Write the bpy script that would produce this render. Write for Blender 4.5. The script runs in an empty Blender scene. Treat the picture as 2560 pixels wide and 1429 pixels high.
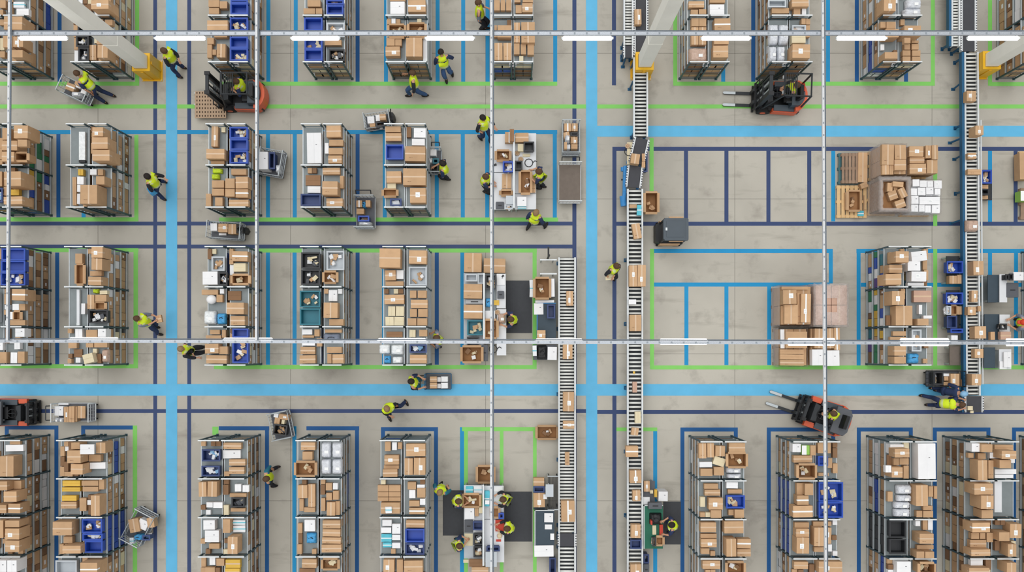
import bpy, math, random
from mathutils import Vector, Matrix
random.seed(7)
RND = random.Random(11)
SC = bpy.context.scene
COL = SC.collection
# ---- the viewpoint: a camera high over the hall looking straight down, frame cut from the lower part of its view
H, F, CX, CY = 35.0, 2380.0, 1280.0, 870.0
def P(px, py, z=0.0):
    k = (H - z) / F
    return Vector(((px - CX) * k, (CY - py) * k, z))
cam = bpy.data.objects.new('camera', bpy.data.cameras.new('camera'))
COL.objects.link(cam); cam.location = (0, 0, H)
cam.data.sensor_width = 36; cam.data.lens = F / 2560 * 36
cam.data.shift_y = (CY - 714.5) / 2560; cam.data.clip_end = 200
SC.camera = cam
SC.view_settings.view_transform = 'Standard'; SC.view_settings.look = 'None'
SC.view_settings.gamma = 1; SC.view_settings.exposure = 0.0; SC.view_settings.use_curve_mapping = False

# ---------------------------------------------------------------- materials
M = {}
def srgb(h):
    c = [int(h[i:i + 2], 16) / 255 for i in (0, 2, 4)]
    return [x / 12.92 if x <= .04045 else ((x + .055) / 1.055) ** 2.4 for x in c]
def mat(name, hexc, rough=.6, metal=0., var=.0, scale=6., emit=0., spec=.3, rnd=0., alpha=1., bump=0.):
    m = bpy.data.materials.new(name); m.use_nodes = True
    nt = m.node_tree; b = nt.nodes['Principled BSDF']
    c = srgb(hexc)
    b.inputs['Base Color'].default_value = (*c, 1)
    b.inputs['Roughness'].default_value = rough; b.inputs['Metallic'].default_value = metal
    b.inputs['Specular IOR Level'].default_value = spec; b.inputs['Alpha'].default_value = alpha
    if emit:
        b.inputs['Emission Color'].default_value = (*c, 1); b.inputs['Emission Strength'].default_value = emit
    if var or rnd:
        tc = nt.nodes.new('ShaderNodeTexCoord'); n = nt.nodes.new('ShaderNodeTexNoise')
        n.inputs['Scale'].default_value = scale; n.inputs['Detail'].default_value = 5
        nt.links.new(tc.outputs['Object'], n.inputs['Vector'])
        mr = nt.nodes.new('ShaderNodeMapRange')
        mr.inputs['From Min'].default_value = .25; mr.inputs['From Max'].default_value = .75
        mr.inputs['To Min'].default_value = 1 - var; mr.inputs['To Max'].default_value = 1 + var
        nt.links.new(n.outputs['Fac'], mr.inputs['Value'])
        val = mr.outputs['Result']
        if rnd:
            oi = nt.nodes.new('ShaderNodeObjectInfo'); m2 = nt.nodes.new('ShaderNodeMapRange')
            m2.inputs['To Min'].default_value = 1 - rnd; m2.inputs['To Max'].default_value = 1 + rnd
            nt.links.new(oi.outputs['Random'], m2.inputs['Value'])
            mu = nt.nodes.new('ShaderNodeMath'); mu.operation = 'MULTIPLY'
            nt.links.new(val, mu.inputs[0]); nt.links.new(m2.outputs['Result'], mu.inputs[1]); val = mu.outputs[0]
        h = nt.nodes.new('ShaderNodeHueSaturation'); h.inputs['Color'].default_value = (*c, 1)
        nt.links.new(val, h.inputs['Value']); nt.links.new(h.outputs['Color'], b.inputs['Base Color'])
        if bump:
            bp = nt.nodes.new('ShaderNodeBump'); bp.inputs['Strength'].default_value = bump; bp.inputs['Distance'].default_value = .02
            nt.links.new(n.outputs['Fac'], bp.inputs['Height']); nt.links.new(bp.outputs['Normal'], b.inputs['Normal'])
    M[name] = m
    return m
for a in [
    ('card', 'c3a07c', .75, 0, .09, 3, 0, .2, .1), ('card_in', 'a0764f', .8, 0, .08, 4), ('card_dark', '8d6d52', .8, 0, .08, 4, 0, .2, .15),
    ('tape', 'cdb193', .35, 0, 0, 1, 0, .5), ('label', 'eef0f0', .6), ('white_card', 'e9eaec', .6, 0, .04, 3, 0, .3, .05),
    ('cream', 'dcd0b0', .7, 0, .05, 3, 0, .3, .05), ('paper', 'e6e9ec', .7, 0, .05, 8), ('blue_plastic', '1c47aa', .4, 0, .05, 3, 0, .4, .08),
    ('blue_deep', '183c96', .45, 0, .05, 3), ('navy_plastic', '2b3f72', .45, 0, .06, 3, 0, .4, .15), ('black_plastic', '26282c', .45, 0, .1, 4, 0, .4, .1),
    ('teal_plastic', '1d6f80', .45, 0, .06, 3, 0, .4, .08), ('grey_plastic', 'b9c0c6', .45, 0, .05, 3, 0, .4, .08), ('grey_dark', '5a5d63', .6, 0, .06, 4),
    ('lime', 'c3da38', .6, 0, .06, 8), ('yellow_card', 'd9b24e', .7, 0, .06, 4, 0, .3, .08), ('pink_card', 'c29f8b', .7, 0, .06, 4, 0, .3, .05),
    ('green_card', '8fbf5a', .7, 0, .05, 4), ('red', 'c2402f', .5, 0, .05, 4), ('purple', '5d4a86', .6, 0, .06, 4), ('green_plastic', '2f7a52', .5, 0, .06, 4),
    ('steel', 'b4bcc0', .4, .2, .06, 8, 0, .5), ('steel_white', 'd3d8da', .45, .1, .05, 8), ('steel_teal', '3b545d', .45, .1, .08, 6), ('shelf', '7d8587', .5, .2, .06, 5),
    ('rail_blue', '22597f', .45, .1, .06, 5), ('rail_light', '3d87c4', .45, 0, .06, 5), ('roller', 'dfe1dd', .4, .05, .04, 9), ('belt', '46474c', .75, 0, .08, 5),
    ('dark_metal', '34373a', .5, .3, .08, 6), ('rubber', '232426', .8, 0, .1, 7), ('mat', '4b4d51', .85, 0, .06, 9), ('slate', '3c4a55', .6, 0, .06, 6),
    ('orange', 'd9582b', .4, 0, .04, 5, 0, .5), ('truck_grey', '3b4751', .45, 0, .05, 5, 0, .5), ('black', '1b1c1f', .5, 0, .1, 6, 0, .4), ('yellow_paint', 'e8b41c', .45, 0, .06, 6, 0, .4),
    ('concrete', 'eeeee6', .8, 0, .03, 2), ('galv', 'aab0b8', .4, .3, .25, 55, 0, .5), ('galv_dark', '6f7882', .5, .3, .25, 55),
    ('hivis', 'd2e82a', .6, 0, .06, 14), ('silver', 'd3dfa0', .4, .05), ('navy_cloth', '2d3a5c', .85, 0, .1, 14), ('jeans', '3d5a86', .85, 0, .1, 14), ('dark_cloth', '2c2e35', .85, 0, .1, 14),
    ('grey_cloth', '7d8697', .85, 0, .08, 14), ('teal_cloth', '2c6f86', .85, 0, .08, 14), ('skin', 'c8977a', .55, 0, .05, 20), ('hair_brown', '57412f', .8, 0, .2, 40), ('hair_black', '2a2421', .8, 0, .2, 40), ('hair_fair', '8d7353', .8, 0, .2, 40),
    ('shoe', '2b2725', .7), ('cap_red', 'd0452c', .6), ('cap_blue', '86b4d8', .5), ('wood_new', 'd9b787', .8, 0, .1, 5, 0, .2, .06), ('wood_old', '98806d', .85, 0, .14, 5, 0, .2, .1), ('wood_teal', '4d7277', .85, 0, .12, 5),
    ('ply', 'b79d84', .8, 0, .08, 4), ('bed_brown', '746a62', .85, 0, .08, 7), ('white_top', 'd9dce0', .5, 0, .03, 3), ('green_mat', '2b6a55', .7, 0, .06, 5), ('cyan', '58bccf', .6, 0, .1, 8, 0, .4, .05), ('bag_blue', '4aa0d6', .4, 0, .2, 9),
    ('lamp_white', 'ffffff', .4, 0, 0, 1, 6.0), ('screen', '3a4048', .25)]:
    mat(*a)
for n, h in (('paint_light', '5fb4de'), ('paint_mid', '128cc2'), ('paint_deep', '14548f'), ('paint_navy', '31436d'), ('paint_green', '80cb63')):
    mat(n, h, .55, 0, .06, 2.2)
mat('galv_slot', '8f979f', .5, .2); mat('hole', '3a2c22', .9); mat('tray_light', 'cfd2d5', .45, .1, .12, 40); mat('gap_shade', '3a3d40', .7); mat('joint', '7d7a72', .9); mat('stain', '8f8c83', .9, 0, .1, 3)
# concrete floor
def floor_mat():
    m = bpy.data.materials.new('floor_concrete'); m.use_nodes = True; nt = m.node_tree; b = nt.nodes['Principled BSDF']
    tc = nt.nodes.new('ShaderNodeTexCoord')
    def noise(s, d, sx=1., sy=1.):
        mp = nt.nodes.new('ShaderNodeMapping'); mp.inputs['Scale'].default_value = (sx, sy, 1)
        n = nt.nodes.new('ShaderNodeTexNoise'); n.inputs['Scale'].default_value = s; n.inputs['Detail'].default_value = d; n.inputs['Roughness'].default_value = .6
        nt.links.new(tc.outputs['Object'], mp.inputs['Vector']); nt.links.new(mp.outputs['Vector'], n.inputs['Vector'])
        return n.outputs['Fac']
    def mix(fac, a, c):
        x = nt.nodes.new('ShaderNodeMix'); x.data_type = 'RGBA'
        nt.links.new(fac, x.inputs['Factor'])
        for s, v in (('A', a), ('B', c)):
            if isinstance(v, str): x.inputs[[i for i, q in enumerate(x.inputs) if q.name == s and q.type == 'RGBA'][0]].default_value = (*srgb(v), 1)
            else: nt.links.new(v, x.inputs[[i for i, q in enumerate(x.inputs) if q.name == s and q.type == 'RGBA'][0]])
        return [o for o in x.outputs if o.type == 'RGBA'][0]
    def ramp(v, lo, hi):
        r = nt.nodes.new('ShaderNodeMapRange'); r.inputs['From Min'].default_value = lo; r.inputs['From Max'].default_value = hi
        nt.links.new(v, r.inputs['Value']); return r.outputs['Result']
    c = mix(ramp(noise(.22, 4), .35, .65), 'aaa69c', 'bcb8ad')
    c = mix(ramp(noise(1.3, 7), .55, .78), c, '98938a')
    c = mix(ramp(noise(1.1, 6, .25, 1.6), .57, .8), c, '8f8a80')
    c = mix(ramp(noise(18, 3), .62, .85), c, 'a8a297')
    nt.links.new(c, b.inputs['Base Color']); b.inputs['Roughness'].default_value = .6; b.inputs['Specular IOR Level'].default_value = .25
    M['floor'] = m
floor_mat()
def wrap_mat(name, hexc, a):
    m = mat(name, hexc, .22, 0, .1, 9, 0, .6, 0, a)
    nt = m.node_tree; b = nt.nodes['Principled BSDF']
    n = nt.nodes.new('ShaderNodeTexNoise'); n.inputs['Scale'].default_value = 7; n.inputs['Detail'].default_value = 8; n.inputs['Distortion'].default_value = 2
    tc = nt.nodes.new('ShaderNodeTexCoord'); nt.links.new(tc.outputs['Object'], n.inputs['Vector'])
    bp = nt.nodes.new('ShaderNodeBump'); bp.inputs['Strength'].default_value = .7; bp.inputs['Distance'].default_value = .05
    nt.links.new(n.outputs['Fac'], bp.inputs['Height']); nt.links.new(bp.outputs['Normal'], b.inputs['Normal'])
wrap_mat('film', 'e6dfdb', .38); wrap_mat('polybag', 'd7dbe2', 1.0); wrap_mat('wrap_white', 'e9eef0', 1.0); wrap_mat('wrap_brown', 'c4a795', 1.0); wrap_mat('wrap_blue', '5f93c9', 1.0)

# ---------------------------------------------------------------- mesh builder
class MB:
    def __init__(s): s.v, s.f, s.m = [], [], []
    def add(s, v, f, mi=0):
        b = len(s.v); s.v += [tuple(x) for x in v]; s.f += [tuple(b + i for i in q) for q in f]; s.m += [mi] * len(f); return s
    def box(s, x0, y0, z0, x1, y1, z1, mi=0):
        return s.add([(x, y, z) for z in (z0, z1) for y in (y0, y1) for x in (x0, x1)],
                     [(0, 2, 3, 1), (4, 5, 7, 6), (0, 1, 5, 4), (2, 6, 7, 3), (0, 4, 6, 2), (1, 3, 7, 5)], mi)
    def obox(s, c, d, rz=0, mi=0, rx=0, ry=0):
        R = Matrix.Rotation(rz, 3, 'Z') @ Matrix.Rotation(ry, 3, 'Y') @ Matrix.Rotation(rx, 3, 'X'); c = Vector(c)
        return s.add([c + R @ Vector((x * d[0] / 2, y * d[1] / 2, z * d[2] / 2)) for z in (-1, 1) for y in (-1, 1) for x in (-1, 1)],
                     [(0, 2, 3, 1), (4, 5, 7, 6), (0, 1, 5, 4), (2, 6, 7, 3), (0, 4, 6, 2), (1, 3, 7, 5)], mi)
    def tube(s, p, q, r, n=8, mi=0, r2=None):
        p, q = Vector(p), Vector(q); d = (q - p)
        if d.length < 1e-6: return s
        d.normalize(); u = d.orthogonal().normalized(); w = d.cross(u); r2 = r if r2 is None else r2
        v = [c + (u * math.cos(t) + w * math.sin(t)) * rr for c, rr in ((p, r), (q, r2)) for t in [2 * math.pi * i / n for i in range(n)]]
        f = [(i, (i + 1) % n, n + (i + 1) % n, n + i) for i in range(n)] + [tuple(range(n))[::-1], tuple(range(n, 2 * n))]
        return s.add(v, f, mi)
    def path(s, pts, r, n=6, mi=0):
        for a, b in zip(pts, pts[1:]): s.tube(a, b, r, n, mi)
        return s
    def prism(s, poly, z0, z1, mi=0, inset=1.):
        n = len(poly); cx = sum(p[0] for p in poly) / n; cy = sum(p[1] for p in poly) / n
        v = [(x, y, z0) for x, y in poly] + [(cx + (x - cx) * inset, cy + (y - cy) * inset, z1) for x, y in poly]
        return s.add(v, [(i, (i + 1) % n, n + (i + 1) % n, n + i) for i in range(n)] + [tuple(range(n))[::-1], tuple(range(n, 2 * n))], mi)
    def ell(s, c, r, nu=10, nv=6, mi=0, R=None, t0=0., t1=math.pi, lump=0.):
        c = Vector(c); v = []; f = []
        for j in range(nv + 1):
            t = t0 + (t1 - t0) * j / nv
            for i in range(nu):
                a = 2 * math.pi * i / nu; k = 1 + lump * (RND.random() - .5)
                q = Vector((r[0] * math.sin(t) * math.cos(a) * k, r[1] * math.sin(t) * math.sin(a) * k, r[2] * math.cos(t)))
                v.append(c + (R @ q if R else q))
        for j in range(nv):
            for i in range(nu): f.append((j * nu + i, (j + 1) * nu + i, (j + 1) * nu + (i + 1) % nu, j * nu + (i + 1) % nu))
        return s.add(v, f, mi)
    def mesh(s, name, mats, smooth=False):
        me = bpy.data.meshes.new(name); me.from_pydata(s.v, [], s.f)
        for x in (mats if isinstance(mats, (list, tuple)) else [mats]): me.materials.append(M[x])
        if any(s.m): me.polygons.foreach_set('material_index', s.m)
        if smooth: me.polygons.foreach_set('use_smooth', [True] * len(s.f))
        me.update(); return me
def obj(name, mb, mats, parent=None, loc=None, rz=0, smooth=False):
    me = mb if isinstance(mb, bpy.types.Mesh) else mb.mesh(name, mats, smooth)
    o = bpy.data.objects.new(name, me); COL.objects.link(o)
    if parent: o.parent = parent
    if loc is not None: o.location = loc
    if rz: o.rotation_euler.z = rz
    return o
def empty(name, loc, rz=0):
    o = bpy.data.objects.new(name, None); COL.objects.link(o); o.location = loc; o.rotation_euler.z = rz; o.empty_display_size = .2
    return o
def tag(o, label=None, cat=None, group=None, kind=None):
    if label: o['label'] = label
    if cat: o['category'] = cat
    if group: o['group'] = group
    if kind: o['kind'] = kind
    return o
KIDS = {}
def copy_tree(o, parent=None):
    c = o.copy(); COL.objects.link(c); c.parent = parent
    for ch in list(o.children): copy_tree(ch, c)
    return c
ORD = ['first', 'second', 'third', 'fourth', 'fifth', 'sixth', 'seventh', 'eighth', 'ninth', 'tenth', 'eleventh', 'twelfth', 'thirteenth', 'fourteenth', 'fifteenth', 'sixteenth', 'seventeenth', 'eighteenth', 'nineteenth', 'twentieth']

# ---------------------------------------------------------------- floor, painted lines, joints
FZ = .0
fl = MB(); a, b_ = P(-500, 1780), P(3060, -350)
fl.box(a.x, a.y, -.2, b_.x, b_.y, 0)
floor = obj('floor', fl, 'floor'); tag(floor, 'grey concrete warehouse floor', None, None, 'structure')
LN = 0
def line(col, x0, y0, x1, y1, lay=0):
    global LN
    LN += 1
    z = .002 + .0012 * lay + .00002 * (LN % 40)
    p, q = P(min(x0, x1), max(y0, y1)), P(max(x0, x1), min(y0, y1))
    m = MB().box(p.x, p.y, .0005, q.x, q.y, z)
    o = obj('painted_line', m, 'paint_' + col, floor)
    o['label'] = {'light': 'wide light blue painted lane', 'mid': 'blue painted line', 'deep': 'dark blue painted line', 'navy': 'navy painted line', 'green': 'bright green painted line'}[col]
def vl(col, x, y0, y1, w=10, lay=0): line(col, x - w / 2, y0, x + w / 2, y1, lay)
def hl(col, y, x0, x1, w=10, lay=0): line(col, x0, y - w / 2, x1, y + w / 2, lay)
EX = 1500
vl('light', 429, -60, EX, 28, 5); vl('light', 1479, -60, EX, 28, 5); hl('light', 974, -40, 2600, 29, 4); hl('light', 328, 1493, 2600, 27, 4)
hl('mid', 330, 30, 1393, 10, 3); vl('mid', 1387, 335, 545, 10, 2)
for x in (388, 473): vl('navy', x, -60, EX, 9.5, 1)
vl('navy', 1436, -60, EX, 10, 1); vl('navy', 1535, -60, 213, 10, 1); vl('navy', 1536, 367, EX, 10, 1)
hl('navy', 558.5, -40, 1441, 9.5, 1); hl('navy', 616, -40, 1441, 9.5, 1); hl('navy', 1027, -40, 1465, 9.5, 1); hl('navy', 1029, 1493, 2600, 10, 1)
hl('navy', 372, 1531, 2600, 10, 1); hl('navy', 559, 1541, 2600, 10, 1)
for x in (1715, 1816, 1921, 2023, 2539): vl('navy', x, 377, 554, 10, 1)
vl('mid', 2083, 377, 553, 10, 1); vl('mid', 2475, 377, 554, 10, 1)
hl('green', 209, -40, 348, 10, 2); vl('green', 343, -60, 214, 10, 2); hl('green', 209, 553, 1393, 10, 2); hl('green', 266, -40, 2600, 10, 3)
vl('green', 1688, -60, 214, 10, 2); hl('green', 209, 1683, 2337, 10, 2); vl('green', 2332, -60, 214, 10, 2); vl('green', 2475, -60, 214, 10, 2); hl('green', 210, 2475, 2600, 10, 2)
vl('green', 341, 337, 553, 10, 2); hl('green', 548, -40, 346, 10, 2); hl('green', 548.5, 548, 1395, 10, 2)
hl('green', 625, 75, 346, 10, 2); vl('green', 339.5, 620, 920, 11, 2); hl('green', 915, -40, 345, 10, 2)
hl('green', 626, 640, 1342, 10, 2); vl('green', 1336.5, 621, 922, 10, 2); hl('green', 917, 535, 1341, 10, 2)
vl('green', 1629, 345, 482, 10, 2); vl('green', 1630, 622, 922, 10, 2); hl('green', 918, 1626, 2600, 10, 2); vl('green', 2338, 420, 565, 10, 2); vl('green', 2338, 622, 915, 10, 2)
vl('green', 337.5, 1063, EX, 11, 2); line('green', 531, 1066, 546, 1086, 2); hl('green', 1072, 1155, 1343, 10, 2)
for x in (1165, 1254, 1337): vl('green', x, 1067, EX, 9, 2)
hl('green', 1072.5, 1541, 1643, 9, 2)
for c, x in (('deep', 149), ('mid', 671), ('mid', 739.5), ('deep', 894), ('mid', 965), ('mid', 1094), ('mid', 1158), ('mid', 1219), ('mid', 1388), ('mid', 1808), ('deep', 1883), ('mid', 2070), ('deep', 2142), ('deep', 2265)): vl(c, x, -60, 204)
for c, x in (('deep', 146), ('mid', 209), ('mid', 670), ('mid', 737), ('deep', 894), ('mid', 962), ('mid', 1092), ('mid', 1157), ('mid', 1218)): vl(c, x, 335, 543)
for c, x in (('deep', 143), ('mid', 670), ('mid', 736.5), ('deep', 894), ('mid', 960), ('deep', 1092), ('mid', 1156)): vl(c, x, 631, 911)
hl('mid', 627, 1635, 2082); vl('mid', 2077, 622, 708); hl('mid', 711, 1635, 2075)
for x in (1716, 1816, 1923): vl('mid', x, 716, 912)
hl('mid', 627, 2141, 2600); vl('mid', 2146.5, 622, 914); hl('mid', 711.5, 2152, 2600); vl('mid', 2475, 632, 690); vl('mid', 2540, 632, 910)
hl('deep', 1068, 12, 146); vl('deep', 141, 1063, EX); hl('deep', 1068, 203, 332); vl('deep', 208, 1068, EX); vl('deep', 17, 1068, EX)
hl('deep', 1070, 547, 673); vl('deep', 667.5, 1065, EX); vl('mid', 736, 1065, EX); hl('deep', 1070, 766, 898); vl('deep', 892.5, 1065, EX)
hl('deep', 1072, 953, 1095); vl('deep', 957.5, 1067, EX); vl('deep', 1090, 1067, EX); vl('mid', 1155, 1067, EX)
vl('mid', 1638, 1077, EX); hl('deep', 1073, 1701, 1844); vl('deep', 1706, 1068, EX); vl('deep', 1839.5, 1068, 1095)
hl('deep', 1073, 1917, 2088); vl('deep', 1922, 1068, EX); vl('deep', 2083, 1068, EX); hl('deep', 1073, 2142, 2282); vl('deep', 2147, 1068, EX); vl('deep', 2277, 1068, 1100)
hl('deep', 1073, 2332, 2476); vl('deep', 2337, 1068, EX); vl('deep', 2471, 1068, 1100); hl('deep', 1073, 2530, 2600); vl('deep', 2535, 1068, EX)
def joint(x0, y0, x1, y1):
    p, q = P(x0, y1), P(x1, y0)
    o = obj('expansion_joint', MB().box(p.x, p.y, .0003, q.x, q.y, .0016), 'joint', floor); o['label'] = 'thin dark floor joint'
for y in (133, 497, 884, 1251): joint(-60, y - .5, 2600, y + .5)
for x in (245, 726, 1214, 1837, 2330): joint(x - .5, -60, x + .5, EX)
# anti-fatigue mats
for (x0, y0, x1, y1), l in (((1265, 701, 1330, 832), 'dark grey standing mat behind the worker in the third row'), ((1107, 1225, 1161, 1338), 'dark grey standing mat between the fifth rack and fourth row bench'),
                            ((1261, 1228, 1330, 1353), 'dark grey standing mat between the packing bench and slate table'), ((1658, 1253, 1702, 1360), 'dark grey standing mat beside the green bench')):
    p, q = P(x0, y1), P(x1, y0)
    m = MB().prism([(p.x, p.y), (q.x, p.y), (q.x, q.y), (p.x, q.y)], .005, .017, 0, .99)
    tag(obj('standing_mat', m, 'mat'), l, 'mat', 'standing mats')
# ---------------------------------------------------------------- shelving racks
RH, LV = 2.1, (.12, .66, 1.2, 1.72)
Y1 = [-78, 38.6, 154.5]; Y2 = [309.5, 412.5, 517.5]; Y3 = [616, 716.6, 816.6, 912]; Y4 = [1100.5, 1196, 1293, 1391, 1489]; Y4R = [1103.6, 1201, 1298, 1396, 1494]
ROWN = ['', 'first row', 'second row', 'third row', 'fourth row']
UNITS = []
def rk(row, idx, ys, l, r):
    for side, b in (('left', l), ('right', r)):
        if b: UNITS.append(dict(row=row, idx=idx, side=side, x0=b[0], x1=b[1], ys=ys))
for i, (l, r) in enumerate([((-48, 3), (9, 61)), ((176, 224), (228, 274)), ((520, 568), (574, 620)), ((757, 805), (811, 857)), ((964, 1012), (1016, 1066)), ((1231, 1280), (1285, 1333)),
                            ((1724, 1770), (1776, 1824)), ((1929, 1977), (1982, 2031)), ((2207, 2251), (2256, 2305)), ((2568, 2616), None)]): rk(1, i, Y1, l, r)
for i, (l, r) in enumerate([((-50, 0), (6, 57)), ((165, 211), (220, 267)), ((514, 560), (567, 614)), ((752, 802), (807, 855)), ((960, 1009), (1013, 1064))]): rk(2, i, Y2, l, r)
for i, (l, r) in enumerate([((-55, -4), (2, 54)), ((161, 207), (213, 259)), ((512, 558), (568, 614)), ((750, 797), (806, 854)), ((956, 1008), (1015, 1065)), ((2221, 2270), (2278, 2328))]): rk(3, i, Y3, l, r)
rk(3, 6, Y3[0:], (2634, 2690), None)
for i, (l, r) in enumerate([((-60, -9), (-3, 51)), ((141, 190), (197, 256)), ((495, 548), (553, 611)), ((739, 790), (797, 849)), ((949, 1001), (1008, 1063))]): rk(4, i, Y4, l, r)
for i, (l, r) in enumerate([((1751, 1806), (1812, 1866)), ((1983, 2043), (2047, 2100)), ((2223, 2281), (2287, 2341)), ((2425, 2485), (2493, 2547)), ((2629, 2680), None)]): rk(4, i + 5, Y4R, l, r)
STUFF = MB()
SMATS = ['card', 'card_dark', 'white_card', 'card_in', 'blue_plastic', 'black_plastic', 'cream', 'green_plastic', 'purple', 'teal_plastic', 'navy_plastic', 'yellow_card']
def frame_mesh(d):
    m = MB(); h = d / 2
    for x in (-h + .025, h - .025): m.box(x - .022, -.026, 0, x + .022, .026, RH)
    for z in (.09, .63, 1.17, 1.69): m.box(-h + .05, -.009, z, h - .05, .009, z + .02)
    for x in (-h + .025, h - .025): m.box(x - .05, -.045, 0, x + .05, .045, .012)
    return m
def shelf_mesh(d, l):
    m = MB(); m.box(-d / 2 + .01, -l / 2 + .035, -.012, d / 2 - .01, l / 2 - .035, 0)
    for s in (-1, 1): m.box(s * d / 2 - .018, -l / 2 + .031, -.045, s * d / 2 + .012, l / 2 - .031, .012, 1)
    for k in range(1, 4): m.box(-d / 2 + .03, -l / 2 + l * k / 4 - .015, -.04, d / 2 - .03, -l / 2 + l * k / 4 + .015, -.013, 1)
    return m
RACKOBJ = []
for u in UNITS:
    X0, X1 = P(u['x0'], 0, RH).x, P(u['x1'], 0, RH).x; ys = [P(0, y, RH).y for y in u['ys']]
    u.update(X0=X0, X1=X1, Y=ys); d = X1 - X0; xc = (X0 + X1) / 2; yc = (ys[0] + ys[-1]) / 2
    root = empty('shelf_rack', (xc, yc, 0))
    nth = ORD[u['idx']]
    nb = len(ys) - 1
    tag(root, f"{u['side']} half of the {nth} back-to-back shelving rack in the {ROWN[u['row']]}, {('', 'one', 'two', 'three', 'four')[nb]} bays", 'shelving rack', 'back-to-back shelving racks')
    u['root'] = root
    fm = frame_mesh(d).mesh('upright_frame', 'steel_teal')
    tr = MB().box(-d / 2, -.022, 0, d / 2, .022, .03).mesh('top_rail', 'steel_white')
    for y in ys:
        fo = obj('upright_frame', fm, None, root, (0, y - yc, 0)); to = obj('top_rail', tr, None, fo, (0, 0, RH)); 
    for k in range(nb):
        l = ys[k] - ys[k + 1]; sm = shelf_mesh(d, l).mesh('shelf', ['shelf', 'steel'])
        for z in LV: obj('shelf', sm, None, root, (0, (ys[k] + ys[k + 1]) / 2 - yc, z))
        # goods packed on the three lower levels
        for li, z in enumerate(LV[:3]):
            hmax = (LV[li + 1] - z) - .09
            y = ys[k + 1] + .045
            th = RND.random()
            pal = [0] * 9 + [1] * 3 + [2] + [6]
            if u['row'] == 3 and u['idx'] == 5: pal = [0, 0, 1, 8, 9, 7, 11, 2, 4]
            elif u['row'] == 2 and u['idx'] == 0: pal = [0, 0, 0, 1, 2, 7, 4, 11]
            elif u['row'] == 4 and u['idx'] == 6 and k in (1, 2) and li > 0: pal = [4]
            elif u['row'] == 4 and u['idx'] == 1 and k == 2 and u['side'] == 'right': pal = [4]
            elif u['row'] == 4 and u['idx'] == 7 and k == 2 and u['side'] == 'left': pal = [5]
            elif u['row'] == 4 and u['idx'] == 7 and k == 1 and li == 1: pal = [4]
            elif th < .06: pal = [4]
            elif th < .1: pal = [2]
            elif th < .13: pal = [10, 5]
            while y < ys[k] - .2:
                w = min(RND.choice((.22, .28, .34, .4, .48)), ys[k] - .04 - y); hh = hmax * RND.uniform(.62, 1.); dd = d * RND.uniform(.4, .47)
                mi = RND.choice(pal)
                for s in (-1, 1):
                    if s * xc > 0 and nb and abs(xc) > 3 and RND.random() < .5 and False: continue
                    o2 = RND.uniform(.0, .03)
                    x = xc + s * (d / 2 - dd / 2 - .03 - o2)
                    STUFF.box(x - dd / 2, y + .006, z + .013, x + dd / 2, y + w - .006, z + .013 + hh * (1 if s > 0 else RND.uniform(.8, 1)), mi)
                    if RND.random() < .28 and mi in (0, 1): STUFF.box(x + s * dd / 2 - .003, y + w * .3, z + hh * .4, x + s * dd / 2 + .003, y + w * .62, z + hh * .7, 2)
                y += w
# sign plates on the aisle ends of the first row
for (px, py), l in (((588, 168), 'small white bay sign on the end of the third rack, first row'), ((815, 168), 'small white bay sign on the end of the fourth rack, first row'), ((1282, 169), 'small white bay sign on the end of the sixth rack, first row'),
                    ((1766, 170), 'small white bay sign on the end of the seventh rack, first row'), ((1965, 169), 'small white bay sign on the end of the eighth rack, first row'), ((2238, 171), 'small white bay sign on the end of the ninth rack, first row')):
    c = P(px, 154.5, 1.7); c.y -= .065
    r = empty('bay_sign', c); tag(r, l, 'sign', 'rack end signs')
    obj('sign_plate', MB().obox((0, -.03, 0), (.26, .012, .16), 0, 0, -.6), 'white_card', r)
    m = MB()
    for i in range(3): m.obox((-.06 + i * .06, -.041, .008), (.04, .004, .06), 0, 0, -.6)
    obj('printed_mark', m, 'screen', r); obj('bracket', MB().box(-.02, -.03, -.03, .02, .004, .0), 'steel_teal', r)

# ---------------------------------------------------------------- goods
KN = {'b': ('cardboard_box', 'brown cardboard box', 'box'), 'o': ('open_carton', 'open brown carton', 'carton'), 'w': ('white_carton', 'white carton', 'carton'), 's': ('paper_bundle', 'pale paper bundle', 'papers'),
      'B': ('blue_bin', 'blue plastic bin', 'bin'), 'N': ('navy_bin', 'navy plastic bin', 'bin'), 'K': ('black_bin', 'black plastic bin', 'bin'), 'T': ('teal_bin', 'teal plastic bin', 'bin'), 'G': ('grey_bin', 'grey plastic bin', 'bin'),
      'c': ('cream_box', 'cream box', 'box'), 'p': ('wrapped_parcel', 'pale plastic-wrapped parcel', 'parcel'), 'd': ('dark_box', 'dark flat box', 'box'), 'L': ('lime_bag', 'lime yellow bag', 'bag'), 'y': ('yellow_box', 'yellow box', 'box'),
      't': ('pink_box', 'pinkish wrapped box', 'box'), 'W': ('white_board', 'long white board', 'board'), 'u': ('soft_bag', 'blue plastic bag', 'bag'), 'q': ('white_globe', 'white globe', 'globe'), 'g': ('green_box', 'green printed box', 'box'),
      'R': ('red_tray', 'red tray', 'tray'), 'm': ('monitor', 'flat grey monitor', 'monitor'), 'D': ('slate_box', 'slate grey case', 'case'), 'C': ('teal_parcel', 'pale teal parcel', 'parcel')}
ITEMS = []
def rect_world(px0, py0, px1, py1, z):
    a, b = P(px0, py1, z), P(px1, py0, z); return [a.x, a.y, b.x, b.y]
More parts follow.
